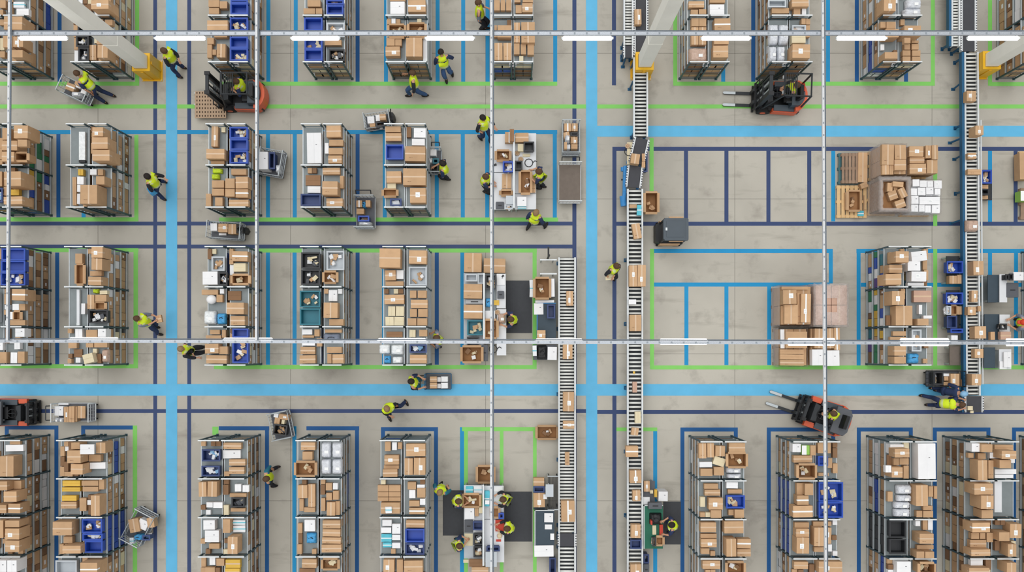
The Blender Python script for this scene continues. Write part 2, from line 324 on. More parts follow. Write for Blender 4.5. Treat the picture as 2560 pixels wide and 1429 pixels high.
def items(blk, text, place=None, base=None, zone=None, group=None, rack=False):
    """text: 'kind x0 y0 x1 y1 [h=..] [r=degrees] [*] ; ...' in the measures of a magnified view (origin, scale)"""
    ox, oy, s = blk
    for t in text.replace('\n', ' ').split(';'):
        t = t.split()
        if not t: continue
        k = t[0]; lab = '*' in k; k = k[0]
        q = [float(x) / s for x in t[1:5]]; px0, py0, px1, py1 = q[0] + ox, q[1] + oy, q[2] + ox, q[3] + oy
        opt = dict(x.split('=') for x in t[5:])
        it = dict(k=k, lab=lab, place=place, group=group, rot=float(opt.get('r', 0)), alt=opt.get('a'))
        bz = 0 if base is None else base
        u = None
        if rack:
            c = P((px0 + px1) / 2, (py0 + py1) / 2, 2.05); best = None
            for v in UNITS:
                if v['Y'][-1] - .1 <= c.y <= v['Y'][0] + .1:
                    dx = max(v['X0'] - c.x, c.x - v['X1'], 0)
                    if best is None or dx < best[0]: best = (dx, v)
            u = best[1]; bz = LV[3] + .013
            bay = 0
            for i in range(len(u['Y']) - 1):
                if c.y <= u['Y'][i] + .015: bay = i
            it['unit'] = u; it['bay'] = bay
        w0 = (px1 - px0) / 68; d0 = (py1 - py0) / 68
        hd = {'b': .6 * min(w0, d0) + .08, 'o': .5 * min(w0, d0) + .1, 'B': .32, 'N': .3, 'K': .3, 'T': .3, 'G': .26, 's': .1, 'W': .12, 'd': .08, 'm': .3, 'R': .1, 'p': .25, 'q': .3, 'D': .16, 'C': .1}.get(k, .2)
        far = 1 + 1.3 * max(0, min(1, (abs(px0 - 1280) - 450) / 650)) if u and k in 'bowc' and min(w0, d0) > .28 else 1
        h = float(opt.get('h', max(.06, min(.42, hd) * far) if k not in 'd' else .06))
        if zone and zone.startswith('ct') and 'h' not in opt: h += .14
        zone_k = (u['row'], u['idx'], it.get('bay')) if u else (zone or place)
        # find what it rests on
        if 'z' in opt: bz = float(opt['z'])
        else:
            r = rect_world(px0, py0, px1, py1, bz + h); top = bz
            for j in ITEMS:
                if j['zone'] != zone_k: continue
                R = j['r']; ix = min(r[2], R[2]) - max(r[0], R[0]); iy = min(r[3], R[3]) - max(r[1], R[1])
                if ix > 0 and iy > 0 and ix * iy > .25 * min((r[2] - r[0]) * (r[3] - r[1]), (R[2] - R[0]) * (R[3] - R[1])) and j['k'] not in 'BNKT': top = max(top, j['z'] + j['h'] + .004)
            bz = top
        r = rect_world(px0, py0, px1, py1, bz + h)
        if not it['rot']:
            for j in ITEMS:
                if j['zone'] != zone_k or j['z'] >= bz + h or j['z'] + j['h'] <= bz: continue
                R = j['r']; ix = min(r[2], R[2]) - max(r[0], R[0]); iy = min(r[3], R[3]) - max(r[1], R[1])
                if ix > 0 and iy > 0:
                    if ix < iy:
                        if r[0] < R[0]: r[2] = R[0] - .004
                        else: r[0] = R[2] + .004
                    elif r[1] < R[1]: r[3] = R[1] - .004
                    else: r[1] = R[3] + .004
        if u:
            mg = .115 if k == 'o' else .066 if k in 'BNKTG' else .052
            r[1] = max(r[1], u['Y'][it['bay'] + 1] + mg); r[3] = min(r[3], u['Y'][it['bay']] - mg)
        if r[2] - r[0] < .05: r[2] = r[0] + .05
        if r[3] - r[1] < .05: r[3] = r[1] + .05
        it.update(r=r, z=bz, h=h, zone=zone_k, area=(r[2] - r[0]) * (r[3] - r[1]), px=((px0 + px1) / 2, (py0 + py1) / 2))
        ITEMS.append(it)
def rk_items(blk, text): items(blk, text, rack=True)
A1 = (0, 0, 4.6096); A2 = (480, 0, 4.6096); A3 = (940, 0, 4.6096); A4 = (1500, 0, 4.5714); A5 = (2030, 0, 4.6094)
B1 = (0, 290, 4.3308); B2 = (480, 290, 4.3308); B3 = (900, 270, 4.0821); B5 = (2030, 300, 4.466)
C1 = (0, 600, 4.3308); C2 = (480, 600, 4.3308); C3 = (900, 600, 4.3304); C4 = (1480, 550, 3.7603); C5 = (1900, 600, 4.3304)
D1 = (0, 1060, 3.8725); D2 = (480, 1060, 3.8738); D3 = (930, 1060, 3.875); D4 = (1700, 1060, 3.8721); D5 = (2130, 1060, 3.8721)
rk_items(A1, """b 45 190 255 340; b* 135 575 260 695; b 35 410 145 545; b* 152 420 265 540; b 0 590 55 660; s 155 20 285 90; w 190 100 330 175; b 0 0 65 90; b 75 0 150 20;
b* 1050 0 1250 160; b 1210 225 1295 290; b 1115 410 1250 510; b 1030 518 1108 690; b 1123 518 1240 693; K 900 275 1030 400; K 880 415 1020 535; K 905 550 1020 700""")
rk_items(A2, """b 190 0 315 80; b 320 15 405 95; b* 195 90 310 160; b 175 235 410 345; b 255 355 405 430; b 175 435 250 505; b 175 512 228 665; b 235 570 278 630; b 285 505 385 660;
B 445 0 640 33; B 445 40 640 165; B 440 195 640 350; B 440 425 640 550; B 440 560 640 705; b 1330 0 1480 75; b 1285 95 1420 160; b 1428 95 1500 160; B 1295 198 1500 350; B 1300 425 1500 560; B 1300 570 1500 705;
B 1550 0 1745 50; B 1555 65 1740 160; G 1555 265 1755 420; b 1530 460 1720 520; K 1580 570 1755 700""")
rk_items(A3, """w 165 18 330 160; o 150 285 325 420; b 120 435 215 525; b 220 440 295 525; b* 110 535 275 645; b* 370 0 570 135; o 380 270 560 420; b 345 435 530 650; W 545 430 590 700; b 160 -60 335 10;
b 1355 0 1428 120; b 1436 0 1490 120; b 1500 0 1560 120; b 1400 290 1560 430; b 1365 495 1458 690; b 1467 495 1560 690; b 1365 290 1394 350;
b 1595 -40 1665 25; b 1690 -40 1810 25; b* 1685 35 1805 140; b 1610 60 1680 150; b 1675 255 1830 490; b 1590 260 1660 490; b 1590 500 1655 625; b* 1668 500 1730 625; b 1745 500 1820 630""")
rk_items(A4, """b 1015 15 1190 85; b* 1040 110 1120 165; b* 1130 105 1215 160; b 1045 200 1128 300; b 1132 200 1215 300; b 1045 310 1125 510; b 1130 310 1215 510; p* 1020 535 1235 700 a=wrap_brown;
b 1255 -30 1430 30; w 1255 50 1420 165; b 1310 210 1490 345; b 1305 370 1470 505; b 1295 520 1465 655; G 1925 0 2125 80; b 1965 90 2160 150; p 1935 260 2045 500; p 2052 260 2165 500; p 1935 515 2025 700; p 2035 515 2120 700;
b 2195 -20 2385 75; b 2215 82 2290 165; w 2310 85 2355 165; G 2200 290 2350 350; c 2195 370 2350 490; b* 2200 505 2400 690""")
rk_items(A5, """b* 830 -30 965 140; b 790 250 850 320; b* 860 250 965 330; b 850 335 1000 430; b* 840 600 985 710; p 1090 -20 1275 90; p 1060 95 1275 180; b* 1065 295 1255 415; b 1065 435 1135 495; b 1150 435 1230 495; b 1065 505 1130 570; b 1150 505 1230 570;
b* 1045 580 1135 642; b* 1045 650 1135 710; b 1155 580 1250 645; b 1155 652 1250 710""")
rk_items(B1, """b* 25 130 110 255; b* 150 100 300 240; b 20 265 185 370; b 190 255 290 330; b 20 385 150 505; o 165 400 290 505; b 45 600 225 755; y 115 785 205 855; b 40 765 110 860; b 40 870 240 985; N -60 780 30 930; b -60 600 20 760;
W 855 170 920 500 a=wrap_white; b* 1000 120 1115 220; b 995 230 1165 355; b 1000 365 1185 525; b 785 660 825 965; w 835 655 905 740; w 835 745 900 820; y 845 575 900 640; w 835 840 865 950; w 975 575 1045 635; b 1060 575 1115 640; b 1040 650 1130 740; b 870 745 1050 950 h=.8""")
rk_items(B2, """b* 210 95 280 330; b 155 355 350 460; b 205 485 350 518; L 210 560 320 615; L 205 622 290 680; b 215 695 345 775; b 215 785 345 860; b* 150 840 205 975; b* 250 880 330 970;
B 410 120 600 240; B 415 250 600 362; B 410 375 600 510; b 425 570 585 635; b 360 675 462 780; b 472 655 605 780; b* 360 787 462 870; b 472 787 605 880; b 400 905 610 985;
w 1245 180 1400 510; d 1230 640 1390 750; w 1250 760 1390 830; N 1180 845 1390 980; b 1455 100 1610 225; b 1485 255 1635 320; b 1480 345 1630 415; b* 1475 425 1620 510; b 1415 560 1600 630; b 1410 705 1575 850 h=.62; b 1590 645 1640 780; b* 1455 890 1630 980""")
rk_items(B3, """b 258 180 415 245; b 262 255 420 335; B 265 375 440 520; b 270 645 420 760; c 280 765 365 820; o 240 830 370 895; N 310 925 420 1000; w 550 205 670 300; w 530 315 660 380; b 460 390 665 540; b 440 615 670 785; b* 510 815 670 965""")
rk_items(C1, """B 20 85 270 215; B 15 225 270 340; B 10 350 270 495; b 130 530 270 650; w 135 690 205 755; b 208 690 270 760; o 145 775 215 860; b 105 865 270 920; w 95 775 138 855; w 165 955 265 1045; b 165 1050 220 1085; b -10 1210 70 1330; w 115 1215 185 1330; w 155 1110 215 1180; b 192 1205 265 1330; w -80 1110 30 1190; G -60 560 -20 900;
b 815 145 890 255; o 825 265 900 485; W 830 535 860 920; w 880 685 920 800; w 815 960 890 1050; b 740 1110 830 1170; d 800 1180 890 1265; w 820 1270 870 1325;
b* 990 70 1110 190; b 990 198 1105 320; b 975 330 1100 385; b 955 395 1095 485; L 1000 525 1060 575; c 1080 545 1160 585; b 945 590 1020 745; b 1030 590 1150 665; o 1030 675 1130 745; K* 960 755 1165 895; w 1060 960 1145 1045; b 930 970 1050 1050; b 930 1115 1010 1160; b 1020 1110 1160 1160; c 900 1230 1010 1330 r=15; p 1095 1180 1165 1325 a=wrap_brown""")
rk_items(C2, """G 215 180 350 330; w 115 340 275 480; K 290 350 380 485; b 105 535 280 590; q 145 580 255 690; b 265 590 330 670; p 120 760 250 910 a=wrap_white; u 262 790 365 910; b 195 970 300 1018; b 150 1030 315 1085; b 325 970 365 1055; b* 140 1120 285 1225; b 290 1150 385 1235; b 155 1245 375 1335;
b 435 120 600 225; c 450 250 580 340; o 435 380 610 490; d 390 550 530 650; b 375 675 560 800; b 415 820 570 920; B 440 960 605 1050; B 440 1065 605 1325; K 1185 135 1385 305; K 1185 320 1385 480; T 1170 550 1385 725; T 1170 740 1385 915; w 1195 965 1300 1020; b 1325 965 1380 1040; b 1195 1030 1320 1055; w 1195 1065 1330 1140; b 1175 1155 1330 1235; b 1165 1245 1335 1335;
G 1460 120 1645 320; o 1430 345 1560 455; w 1480 540 1570 660; b 1425 675 1575 840; b 1485 855 1640 930; b 1440 965 1620 1000; u 1410 1010 1600 1110 a=grey_cloth; b 1350 1060 1405 1150; b 1460 1155 1620 1220; b* 1465 1230 1510 1335; b 1520 1235 1640 1335""")
rk_items(C3, """b 210 90 435 295 h=.65; b* 270 325 385 435; w 395 325 470 420; b 275 445 470 510; b* 265 590 475 690; c 305 715 380 820; c 388 715 475 820; c 275 830 365 930; c 370 830 475 930; d 285 990 460 1050; p 200 1125 320 1230 a=wrap_white; p 330 1130 470 1240 a=wrap_white; u 255 1250 330 1350; p 345 1260 460 1350 a=wrap_white;
b* 530 110 720 255; G 530 290 720 505 a=goods; b 540 545 610 625; b 625 545 720 625; b 550 645 730 735; b 540 745 615 830; b 630 745 730 830; b* 515 845 610 930; b 620 845 725 930; b 640 970 725 1040; c 535 970 600 1050; N 540 1130 720 1215; b 540 1240 720 1340""")
rk_items(C5, """b 1400 130 1455 250; b* 1470 120 1610 240; b 1400 265 1540 355; b 1360 365 1530 510; b* 1430 550 1565 700; b 1470 710 1650 940 h=.5; b 1440 985 1580 1035; b* 1410 1045 1580 1090; b 1455 1145 1580 1250; b 1455 1260 1580 1365;
w 1640 120 1805 225 r=6; w 1600 228 1735 330; w* 1640 340 1800 445; w 1600 460 1775 505; t 1665 545 1855 670; w 1720 700 1755 800; b 1705 850 1825 940; w 1770 815 1860 848; G 1645 970 1745 1200; u 1605 1225 1730 1350""")
rk_items(D1, """b 95 165 195 195; w 55 200 225 260; b 0 310 130 505 h=.6; b* 135 545 205 625; b 35 650 160 750; b 80 770 195 860; b* 50 900 185 995; b* 50 1010 185 1115; b* 50 1125 185 1235; w 70 1285 160 1429 h=.7; w -40 1285 60 1429 h=.7; b -60 545 70 640; b -60 780 60 860; b -60 920 30 1100;
b 690 165 770 240; b 650 255 780 375; b 685 385 800 485; y 605 545 775 600; y 600 610 775 650; y 600 690 740 740; b 590 750 740 815; b 510 945 695 1075 h=.55; b 615 1085 700 1150; b 605 1160 780 1250; G 540 1320 740 1460;
b 860 295 975 360; b 930 170 1020 280; w 775 195 910 290 h=.1; w 870 370 1020 430; b 790 545 950 595; b 800 605 950 650; b 880 690 965 885 h=.55; b 770 715 835 840; B 795 920 985 1050; B 800 1060 990 1122; B 810 1130 990 1240; b 775 1340 940 1470""")
rk_items(D2, """N 98 245 270 355 a=goods; N 95 405 265 500 a=goods; b 65 560 140 700; b 150 555 240 700; w 140 755 200 805; w 205 755 295 810; w 110 930 220 1020; w 125 1028 260 1140; b 165 1155 265 1205; b 235 1300 310 1370; w 170 1240 225 1360; b 125 1385 220 1450;
b 305 180 475 240; w 300 250 470 330 h=.1; b 360 340 515 400; b 360 415 505 480; w 415 580 475 650; w 490 590 550 655; b 365 668 525 703; K* 385 710 505 800; b 375 812 515 845; s 395 930 515 975; s 395 980 515 1045; b 300 920 385 1050; b* 345 1090 440 1255 h=.6; y 325 1310 465 1390; y 320 1395 460 1470;
b 1055 175 1190 250; b 1070 265 1165 345; o 1005 370 1190 495; b 1025 590 1115 715; b 1125 580 1190 800; b 1085 805 1190 850; b 1040 720 1080 840; w 1090 925 1190 1035; u 1100 1055 1200 1160; b 1065 1305 1205 1390; d 1040 1395 1190 1470;
p 1245 175 1340 330; p 1350 175 1450 330; p 1245 340 1340 490; p 1350 340 1450 490; b 1295 570 1355 640; w 1365 570 1410 630; b 1300 665 1355 735; b 1365 645 1420 730; b 1305 755 1385 890; b 1390 745 1430 880; b 1250 715 1290 840; b 1265 930 1435 1008; b 1265 1015 1435 1085; b 1260 1095 1440 1155; b 1255 1165 1445 1240; o 1265 1310 1410 1400""")
rk_items(D3, """b 125 170 180 260; w 195 175 240 250; b 250 175 290 240; b* 120 300 260 390; b 115 395 260 430; b 105 435 245 530; b 55 590 160 650; b 165 590 275 650; b 55 655 160 700; b 165 655 275 700; b 55 705 160 745; b 165 705 275 745; b 85 760 270 865; s 130 800 190 860; w 100 925 190 985; w 195 965 275 1060; w 90 1000 185 1050; C 90 1065 190 1140; w 195 1070 275 1120; C 105 1145 190 1195; w 195 1150 275 1200; b* 110 1310 215 1430; b 240 1310 300 1430;
b* 330 190 515 310; b 315 330 395 490; b* 405 325 515 490; b 345 560 425 630; w 435 585 510 615; w 360 635 420 715; b 435 620 515 710; b 360 740 460 795; w 465 720 515 780; b 360 810 510 870; b 330 930 505 1000; B 325 1015 505 1140; N 325 1155 505 1275 a=goods; b 310 1320 490 1440""")
rk_items(D4, """b 185 185 255 330; b 265 185 330 320; b 345 210 435 310; w 190 365 310 415; c 325 320 435 400 r=-18; b 200 430 315 500; b* 330 415 425 495; b 235 575 370 625; b 240 632 390 690; b* 280 715 415 825; b 300 830 400 935; b 200 950 350 1045; b 200 1060 355 1100; b* 205 1110 355 1190; b 205 1200 285 1255; b* 220 1320 390 1400;
b 475 180 630 270; o 465 285 640 410; p 450 420 605 475; p 460 485 605 525; w 450 560 560 620; b 465 630 600 670; B 450 690 625 810; b* 470 825 520 880; b 530 825 620 905; b 430 935 615 1055; b 450 1110 545 1280 h=.6; b 555 1110 685 1200; b 555 1208 685 1280; o 460 1340 620 1450;
w 1090 190 1170 270; b 1262 205 1315 300; g 1180 205 1255 295; b 1100 300 1280 370; o 1150 395 1310 520; b 1130 570 1188 680; b 1195 575 1290 685; b 1135 690 1245 780; b 1095 790 1285 900; b 1110 950 1250 1000; b* 1125 1008 1250 1090; b* 1130 1098 1250 1250; b 1105 1330 1240 1400;
b 1335 180 1395 280; b 1400 180 1460 280; B 1340 310 1430 400; b 1340 470 1440 500; B 1345 555 1575 745; B 1345 755 1575 910; b 1290 940 1465 985; b 1300 995 1392 1180; b* 1400 1000 1465 1155; b 1300 1190 1390 1235; w 1405 1162 1470 1230; b* 1345 1330 1570 1440""")
rk_items(D5, """w 370 195 500 285; b* 415 238 555 320; d 340 295 383 395; b 387 330 455 395; b 460 330 550 390; b* 385 400 490 515; b 500 400 550 530; w 325 400 380 465; p 440 590 590 680; p 440 690 590 750; p 415 755 575 818; p 415 822 575 910; K 365 935 520 1095; K 365 1110 520 1250; w 435 1330 570 1450 h=.5;
w 640 185 810 530 h=.5; b 620 590 735 790 h=.5; b 740 600 785 700; b 795 600 825 720; b 690 790 780 830; b 625 838 680 905; b 690 840 785 910; w 615 935 660 985; b 655 1060 790 1155; b 630 1170 790 1208; b* 625 1215 700 1295; b* 710 1215 795 1295; o 660 1350 800 1450;
w 1160 185 1235 265; b 1245 195 1360 270; b 1220 280 1295 335; b 1220 345 1310 540 h=.6; b 1320 350 1370 525; b* 1185 575 1365 680; b* 1250 690 1370 820; b* 1255 830 1365 910; b* 1165 945 1335 1045; b 1155 1050 1230 1110; b 1240 1050 1290 1110; b 1305 1050 1365 1140; b 1145 1120 1300 1190; b 1155 1198 1340 1275; w 1150 1305 1265 1365; b 1135 1385 1330 1460;
b 1380 200 1560 250; w* 1335 275 1430 330; b* 1450 258 1590 335; b 1420 345 1540 425; w 1385 435 1590 480 h=.08; w 1385 485 1560 520 h=.08; W 1380 555 1450 850; b* 1530 965 1640 1100 h=.5; b 1415 1045 1525 1130; b* 1510 1160 1590 1280; b 1500 1340 1590 1440""")
# ---------------------------------------------------------------- conveyors
CZ = .8; CI = .83
def conveyor(label, xa, ya, xb, yb, w, kind='roller', n=None, frame='steel_white', side='rail_blue', legs=(), extra=None, group=None, z=CZ, blue_side=None):
    a, b = P(xa, ya, z), P(xb, yb, z); a.z = b.z = 0; d = b - a; L = d.length; W = w * (H - z) / F
    rz = math.atan2(d.y, d.x)
    r = empty('belt_conveyor' if kind == 'belt' else 'roller_conveyor', (a + b) / 2, rz); tag(r, label, 'conveyor', group)
    for s in (-1, 1):
        y = s * W / 2
        obj('side_rail', MB().box(-L / 2, y - .025, z - .14, L / 2, y + .025, z + .02).box(-L / 2, y - s * .025 - .004, z + .02, L / 2, y + .025 * s + .004 if s > 0 else y + .03, z + .028), frame, r)
    if kind == 'roller':
        n = n or max(3, min(100, int(L / .138)))
        rm = MB().tube((0, -W / 2 + .03, 0), (0, W / 2 - .03, 0), .036, 10).tube((0, -W / 2 + .0, 0), (0, W / 2 - .0, 0), .008, 6).mesh('roller', 'roller', True)
        for i in range(n): obj('roller', rm, None, r, (-L / 2 + L * (i + .5) / n, 0, z - .04))
        obj('gap_shade_sheet', MB().box(-L / 2, -W / 2 + .026, z - .135, L / 2, W / 2 - .026, z - .125), 'gap_shade', r)  # added dark sheet, its colour stands in for floor shadow between the rollers
    else:
        obj('belt', MB().box(-L / 2, -W / 2 + .03, z - .06, L / 2, W / 2 - .03, z - .005), 'belt', r)
        m = MB()
        for s in (-1, 1):
            m.box(-L / 2 + .005, s * (W / 2 + .03) - .022, z + .0285, L / 2 - .005, s * (W / 2 + .03) + .022, z + .0305, 1)
            for i in range(int(L / .09)): m.box(-L / 2 + .09 * i + .02, s * (W / 2 + .03) - .02, z + .0295, -L / 2 + .09 * i + .06, s * (W / 2 + .03) + .02, z + .036)
        o = obj('wheel_edging', m, ['white_card', 'grey_dark'], r)
    k = max(2, int(L / 2.2) + 1)
    for i in range(k):
        x = -L / 2 + .15 + (L - .3) * i / (k - 1)
        m = MB()
        for s in (-1, 1): m.box(x - .03, s * W / 2 - .03, 0, x + .03, s * W / 2 + .03, z - .14).box(x - .07, s * W / 2 - .05, 0, x + .07, s * W / 2 + .05, .015)
        m.box(x - .02, -W / 2, .25, x + .02, W / 2, .3)
        obj('support_leg', m, side, r)
    if blue_side:
        for s in blue_side: obj('guard_channel', MB().box(-L / 2, s * (W / 2 + .07) - .045, z - .2, L / 2, s * (W / 2 + .07) + .045, z + .01), 'rail_blue', r)
    return r
def stay(px, py, dx, dy, conv_label):          # slanted outrigger foot beside a line
    a, b = P(px, py, .55), P(px + dx, py + dy, .02)
    r = empty('conveyor_brace', (b.x, b.y, 0)); tag(r, conv_label, 'brace', 'slanted conveyor braces')
    obj('strut', MB().tube((a.x - b.x, a.y - b.y, .6), (0, 0, .03), .035, 6), 'rail_blue', r)
    obj('foot', MB().box(-.07, -.05, 0, .07, .05, .025), 'rail_blue', r)
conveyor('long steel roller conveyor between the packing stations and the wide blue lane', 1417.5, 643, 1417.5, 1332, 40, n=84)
conveyor('short dark belt insert in the roller line beside the slate table', 1417.5, 1333, 1417.5, 1365, 40, 'belt')
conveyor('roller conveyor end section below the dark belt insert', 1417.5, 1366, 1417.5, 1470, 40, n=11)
conveyor('black belt conveyor running into the first row beside the white column', 1602, -60, 1602, 141, 30, 'belt')
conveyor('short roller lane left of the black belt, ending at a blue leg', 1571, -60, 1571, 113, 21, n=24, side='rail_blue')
conveyor('small dark belt plate at the end of the short roller lane', 1571, 114, 1571, 144, 21, 'belt', side='rail_blue')
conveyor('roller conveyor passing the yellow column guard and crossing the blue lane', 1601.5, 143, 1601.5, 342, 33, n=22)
conveyor('angled black belt piece, upper of the two below the blue lane', 1605, 346, 1590.5, 408, 34, 'belt', side='rail_light')
conveyor('angled black belt piece, lower of the two, above the long roller line', 1588.5, 415, 1583, 468, 34, 'belt', side='rail_light')
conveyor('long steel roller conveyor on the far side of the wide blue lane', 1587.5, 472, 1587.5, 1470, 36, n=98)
conveyor('black belt conveyor in the first row near the far column', 2421, -60, 2421, 128, 34, 'belt')
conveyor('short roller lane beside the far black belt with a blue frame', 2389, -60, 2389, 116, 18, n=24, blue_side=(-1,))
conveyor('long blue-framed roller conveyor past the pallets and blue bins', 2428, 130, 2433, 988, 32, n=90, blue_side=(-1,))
conveyor('dark belt table end of the blue-framed roller line', 2434, 990, 2434, 1030, 42, 'belt', blue_side=(-1,))
r = empty('guide_rail', P(2450, 560, 0)); tag(r, 'thin steel guide rail along the blue-framed roller line', 'rail')
a, b = P(2452, 300, .72) - r.location, P(2457, 960, .72) - r.location
obj('rail_bar', MB().tube(a, b, .03, 6), 'steel_white', r)
for i in range(6):
    c = a.lerp(b, (i + .5) / 6); obj('rail_post', MB().box(c.x - .02, c.y - .02, 0, c.x + .02, c.y + .02, .7), 'steel', r)
for px, py, dx, dy, l in ((2405, 345, -30, 12, 'blue slanted brace of the roller line at the wide blue lane'), (2405, 205, -22, 18, 'blue slanted brace of the roller line below the first row'), (2408, 548, -30, 10, 'blue slanted brace of the roller line below the pallets'),
                          (1563, 145, -6, 22, 'blue slanted brace under the short roller lane'), (1582, 205, -8, 18, 'blue slanted brace beside the yellow column guard'), (2404, 388, -18, 10, 'blue slanted brace of the roller line above the blue parcel tray')): stay(px, py, dx, dy, l)
items((1500, 0, 4.5714), 'b* 397 105 473 278', 'on the black belt by the white column', CI, 'cvB')
items((1540, 330, 4.763), 'b 180 258 280 375 r=-8 h=.35', 'on the angled belt piece', CI, 'cvB2')
items((1480, 550, 3.7603), 'b 385 32 458 172 r=10; b* 350 425 426 622; b* 430 420 506 622; w 345 745 415 790; b 357 890 463 1042', 'on the long roller line past the blue lane', CI, 'cvB3')
items((1500, 920, 2.8071), 'y 232 22 246 38 h=.06; t 230 95 260 170; c 247 305 287 385; b 222 418 270 470 r=-8; b 182 547 268 622; b* 210 717 290 805; b* 230 857 285 932; b* 219 1097 285 1190; N 215 1205 290 1265; b* 215 1375 290 1460', 'on the lower roller line past the blue lane', CI, 'cvB4')
items((900, 600, 4.3304), 'b* 2235 550 2308 708; b* 2198 1130 2300 1285', 'on the roller line by the stations', CI, 'cvA')
items((900, 900, 2.7017), 'b* 1372 215 1445 345; b* 1372 410 1447 462; b 1385 620 1415 708 h=.12; b* 1360 950 1450 1090', 'on the roller line beside the benches', CI, 'cvA')
items((2030, 0, 4.6094), 'b* 1785 1045 1890 1165', 'on the blue-framed line below the first row', CI, 'cvC')
items((2030, 300, 4.466), 'b* 1825 62 1915 165 h=.5; b* 1745 365 1835 430; b 1740 550 1890 605; p 1735 1110 1870 1240 a=wrap_brown', 'on the blue-framed line beside the pallets', CI, 'cvC')
items((2340, 600, 4.3304), 'b* 405 225 515 375 h=.45; b* 385 545 450 668; b* 345 722 432 810; b 458 712 488 770 h=.15 z=1.02; b* 420 932 542 1063 h=.4; b* 420 1177 513 1275', 'on the blue-framed line by the blue bins', CI, 'cvC')
items((2290, 900, 10.205), 'b* 1425 355 1665 640 h=.4; c 1325 1170 1450 1270 z=.83 h=.12; c 1390 1285 1470 1350 z=.83 h=.06', 'at the end of the blue-framed line', CI, 'cvC')

# ---------------------------------------------------------------- benches
def bench(label, x0, y0, x1, y1, z=.9, top='white_top', legs='steel', name='packing_bench', under=True, rim=None):
    p, q = P(x0, y1, z), P(x1, y0, z); c = ((p.x + q.x) / 2, (p.y + q.y) / 2, 0); w, d = (q.x - p.x) / 2, (q.y - p.y) / 2
    r = empty(name, c); tag(r, label, 'bench' if 'bench' in name else 'table', None)
    obj('table_top', MB().box(-w, -d, z - .045, w, d, z), top, r)
    if rim: obj('rim', MB().box(-w, -d, z, -w + .03, d, z + .03).box(-w, d - .03, z, w, d, z + .03), rim, r)
    for sx in (-1, 1):
        for sy in (-1, 1): obj('leg', MB().box(sx * (w - .05) - .025, sy * (d - .05) - .025, 0, sx * (w - .05) + .025, sy * (d - .05) + .025, z - .045), legs, r)
    if under: obj('lower_shelf', MB().box(-w + .05, -d + .05, .28, w - .05, d - .05, .31), 'shelf', r)
    return r
def divider(label, x, y0, y1, z=.9, h=.35):
    p, q = P(x, y1, z), P(x, y0, z)
    r = empty('bench_divider', (p.x, (p.y + q.y) / 2, z)); d = (q.y - p.y) / 2; tag(r, label, 'divider')
    obj('panel', MB().box(-.015, -d, .001, .015, d, h), 'grey_plastic', r); obj('cap_strip', MB().box(-.03, -d, h, .03, d, h + .02), 'steel_white', r)
Bk = (900, 270, 4.0821)
def bb(label, blk, x0, y0, x1, y1, **k):
    ox, oy, s = blk; return bench(label, ox + x0 / s, oy + y0 / s, ox + x1 / s, oy + y1 / s, **k)
bb('white packing bench in the second row, section with the open carton at its blue bin', Bk, 1352, 265, 1562, 652)
bb('white packing bench in the second row, section with the laptop and screen', Bk, 1352, 660, 1562, 1035)
bb('white packing bench in the second row, section under the two large boxes', Bk, 1580, 257, 1797, 634)
bb('white packing bench in the second row, section with the worker opening a carton', Bk, 1580, 642, 1797, 872)
bb('white packing bench in the second row, section with the paper box', Bk, 1580, 878, 1797, 1033)
divider('grey divider panel along the middle of the second row packing bench', 900 + 1571 / 4.0821, 345, 523)
PB = 'on the white second row bench'
items(Bk, 'b 1480 245 1568 350; d 1527 212 1572 340 z=1.3; b 1586 252 1720 345; o 1395 435 1525 530; K 1672 335 1775 440; c 1610 365 1668 440; c 1660 465 1735 495 h=.05; B 1460 545 1562 650; K 1585 540 1655 625; b 1450 670 1545 820 h=.05; o 1640 645 1738 865; b 1742 680 1792 860 h=.08; o 1440 840 1545 885; m 1482 895 1558 980; D 1385 955 1470 1030 h=.06; G 1478 985 1558 1028; w 1605 905 1698 1000; C 1610 1005 1698 1030', PB, .9, 'bk2')
Bq = (1130, 610, 4.4656)
bb('long side bench in the third row stacked with brown cartons', Bq, 130, 320, 352, 1310, z=.75, top='grey_plastic')
bb('narrow middle bench in the third row with scanners and open carton', Bq, 366, 330, 490, 1085, top='shelf')
bb('white packing bench in the third row, section with the small screen', Bq, 497, 330, 600, 715)
bb('white packing bench in the third row, section in front of the worker', Bq, 500, 725, 605, 1240)
divider('grey divider panel along the third row packing bench', 1130 + 360 / 4.4656, 684, 850, .9, .3)
items(Bq, 'b 135 100 330 310 z=.3 h=.6; b 355 160 595 320 z=.0 h=.8; G 150 335 280 412; G 290 330 362 440; b 130 445 335 605; D 150 620 352 665; b 130 675 340 830; T 172 850 352 1012; K 170 1035 300 1140; o 115 1147 328 1310; D 335 1120 400 1305 h=.2', 'on the third row side bench', .75, 'bk3')
items(Bq, 'K 375 340 490 500; w 500 332 590 455 h=.04; D 505 520 582 605; y 455 625 525 680 h=.06; u 375 600 440 700; w 372 742 480 838 h=.12; o 370 850 498 1042; p 510 770 598 880 a=wrap_brown; w 510 890 590 935 h=.03', 'on the third row packing bench', .9, 'bk3b')
bb('dark grey table between the third row mat and the roller line', Bq, 945, 655, 1160, 1055, z=.8, top='slate', rim='rail_light')
bb('grey stand at the end of the mat holding a tall brown carton', Bq, 905, 385, 1150, 600, z=.6, top='grey_dark', name='stand_table')
bb('grey stand below the dark table holding a black bag', Bq, 905, 1120, 1170, 1292, z=.6, top='grey_dark', name='stand_table')
items(Bq, 'o 928 382 1085 600 h=.5; w 1090 385 1145 585 h=.4; s 870 395 922 590 h=.3; w 930 625 1140 652 h=.2 z=.62', 'on the stand at the end of the mat', .6, 'st3a')
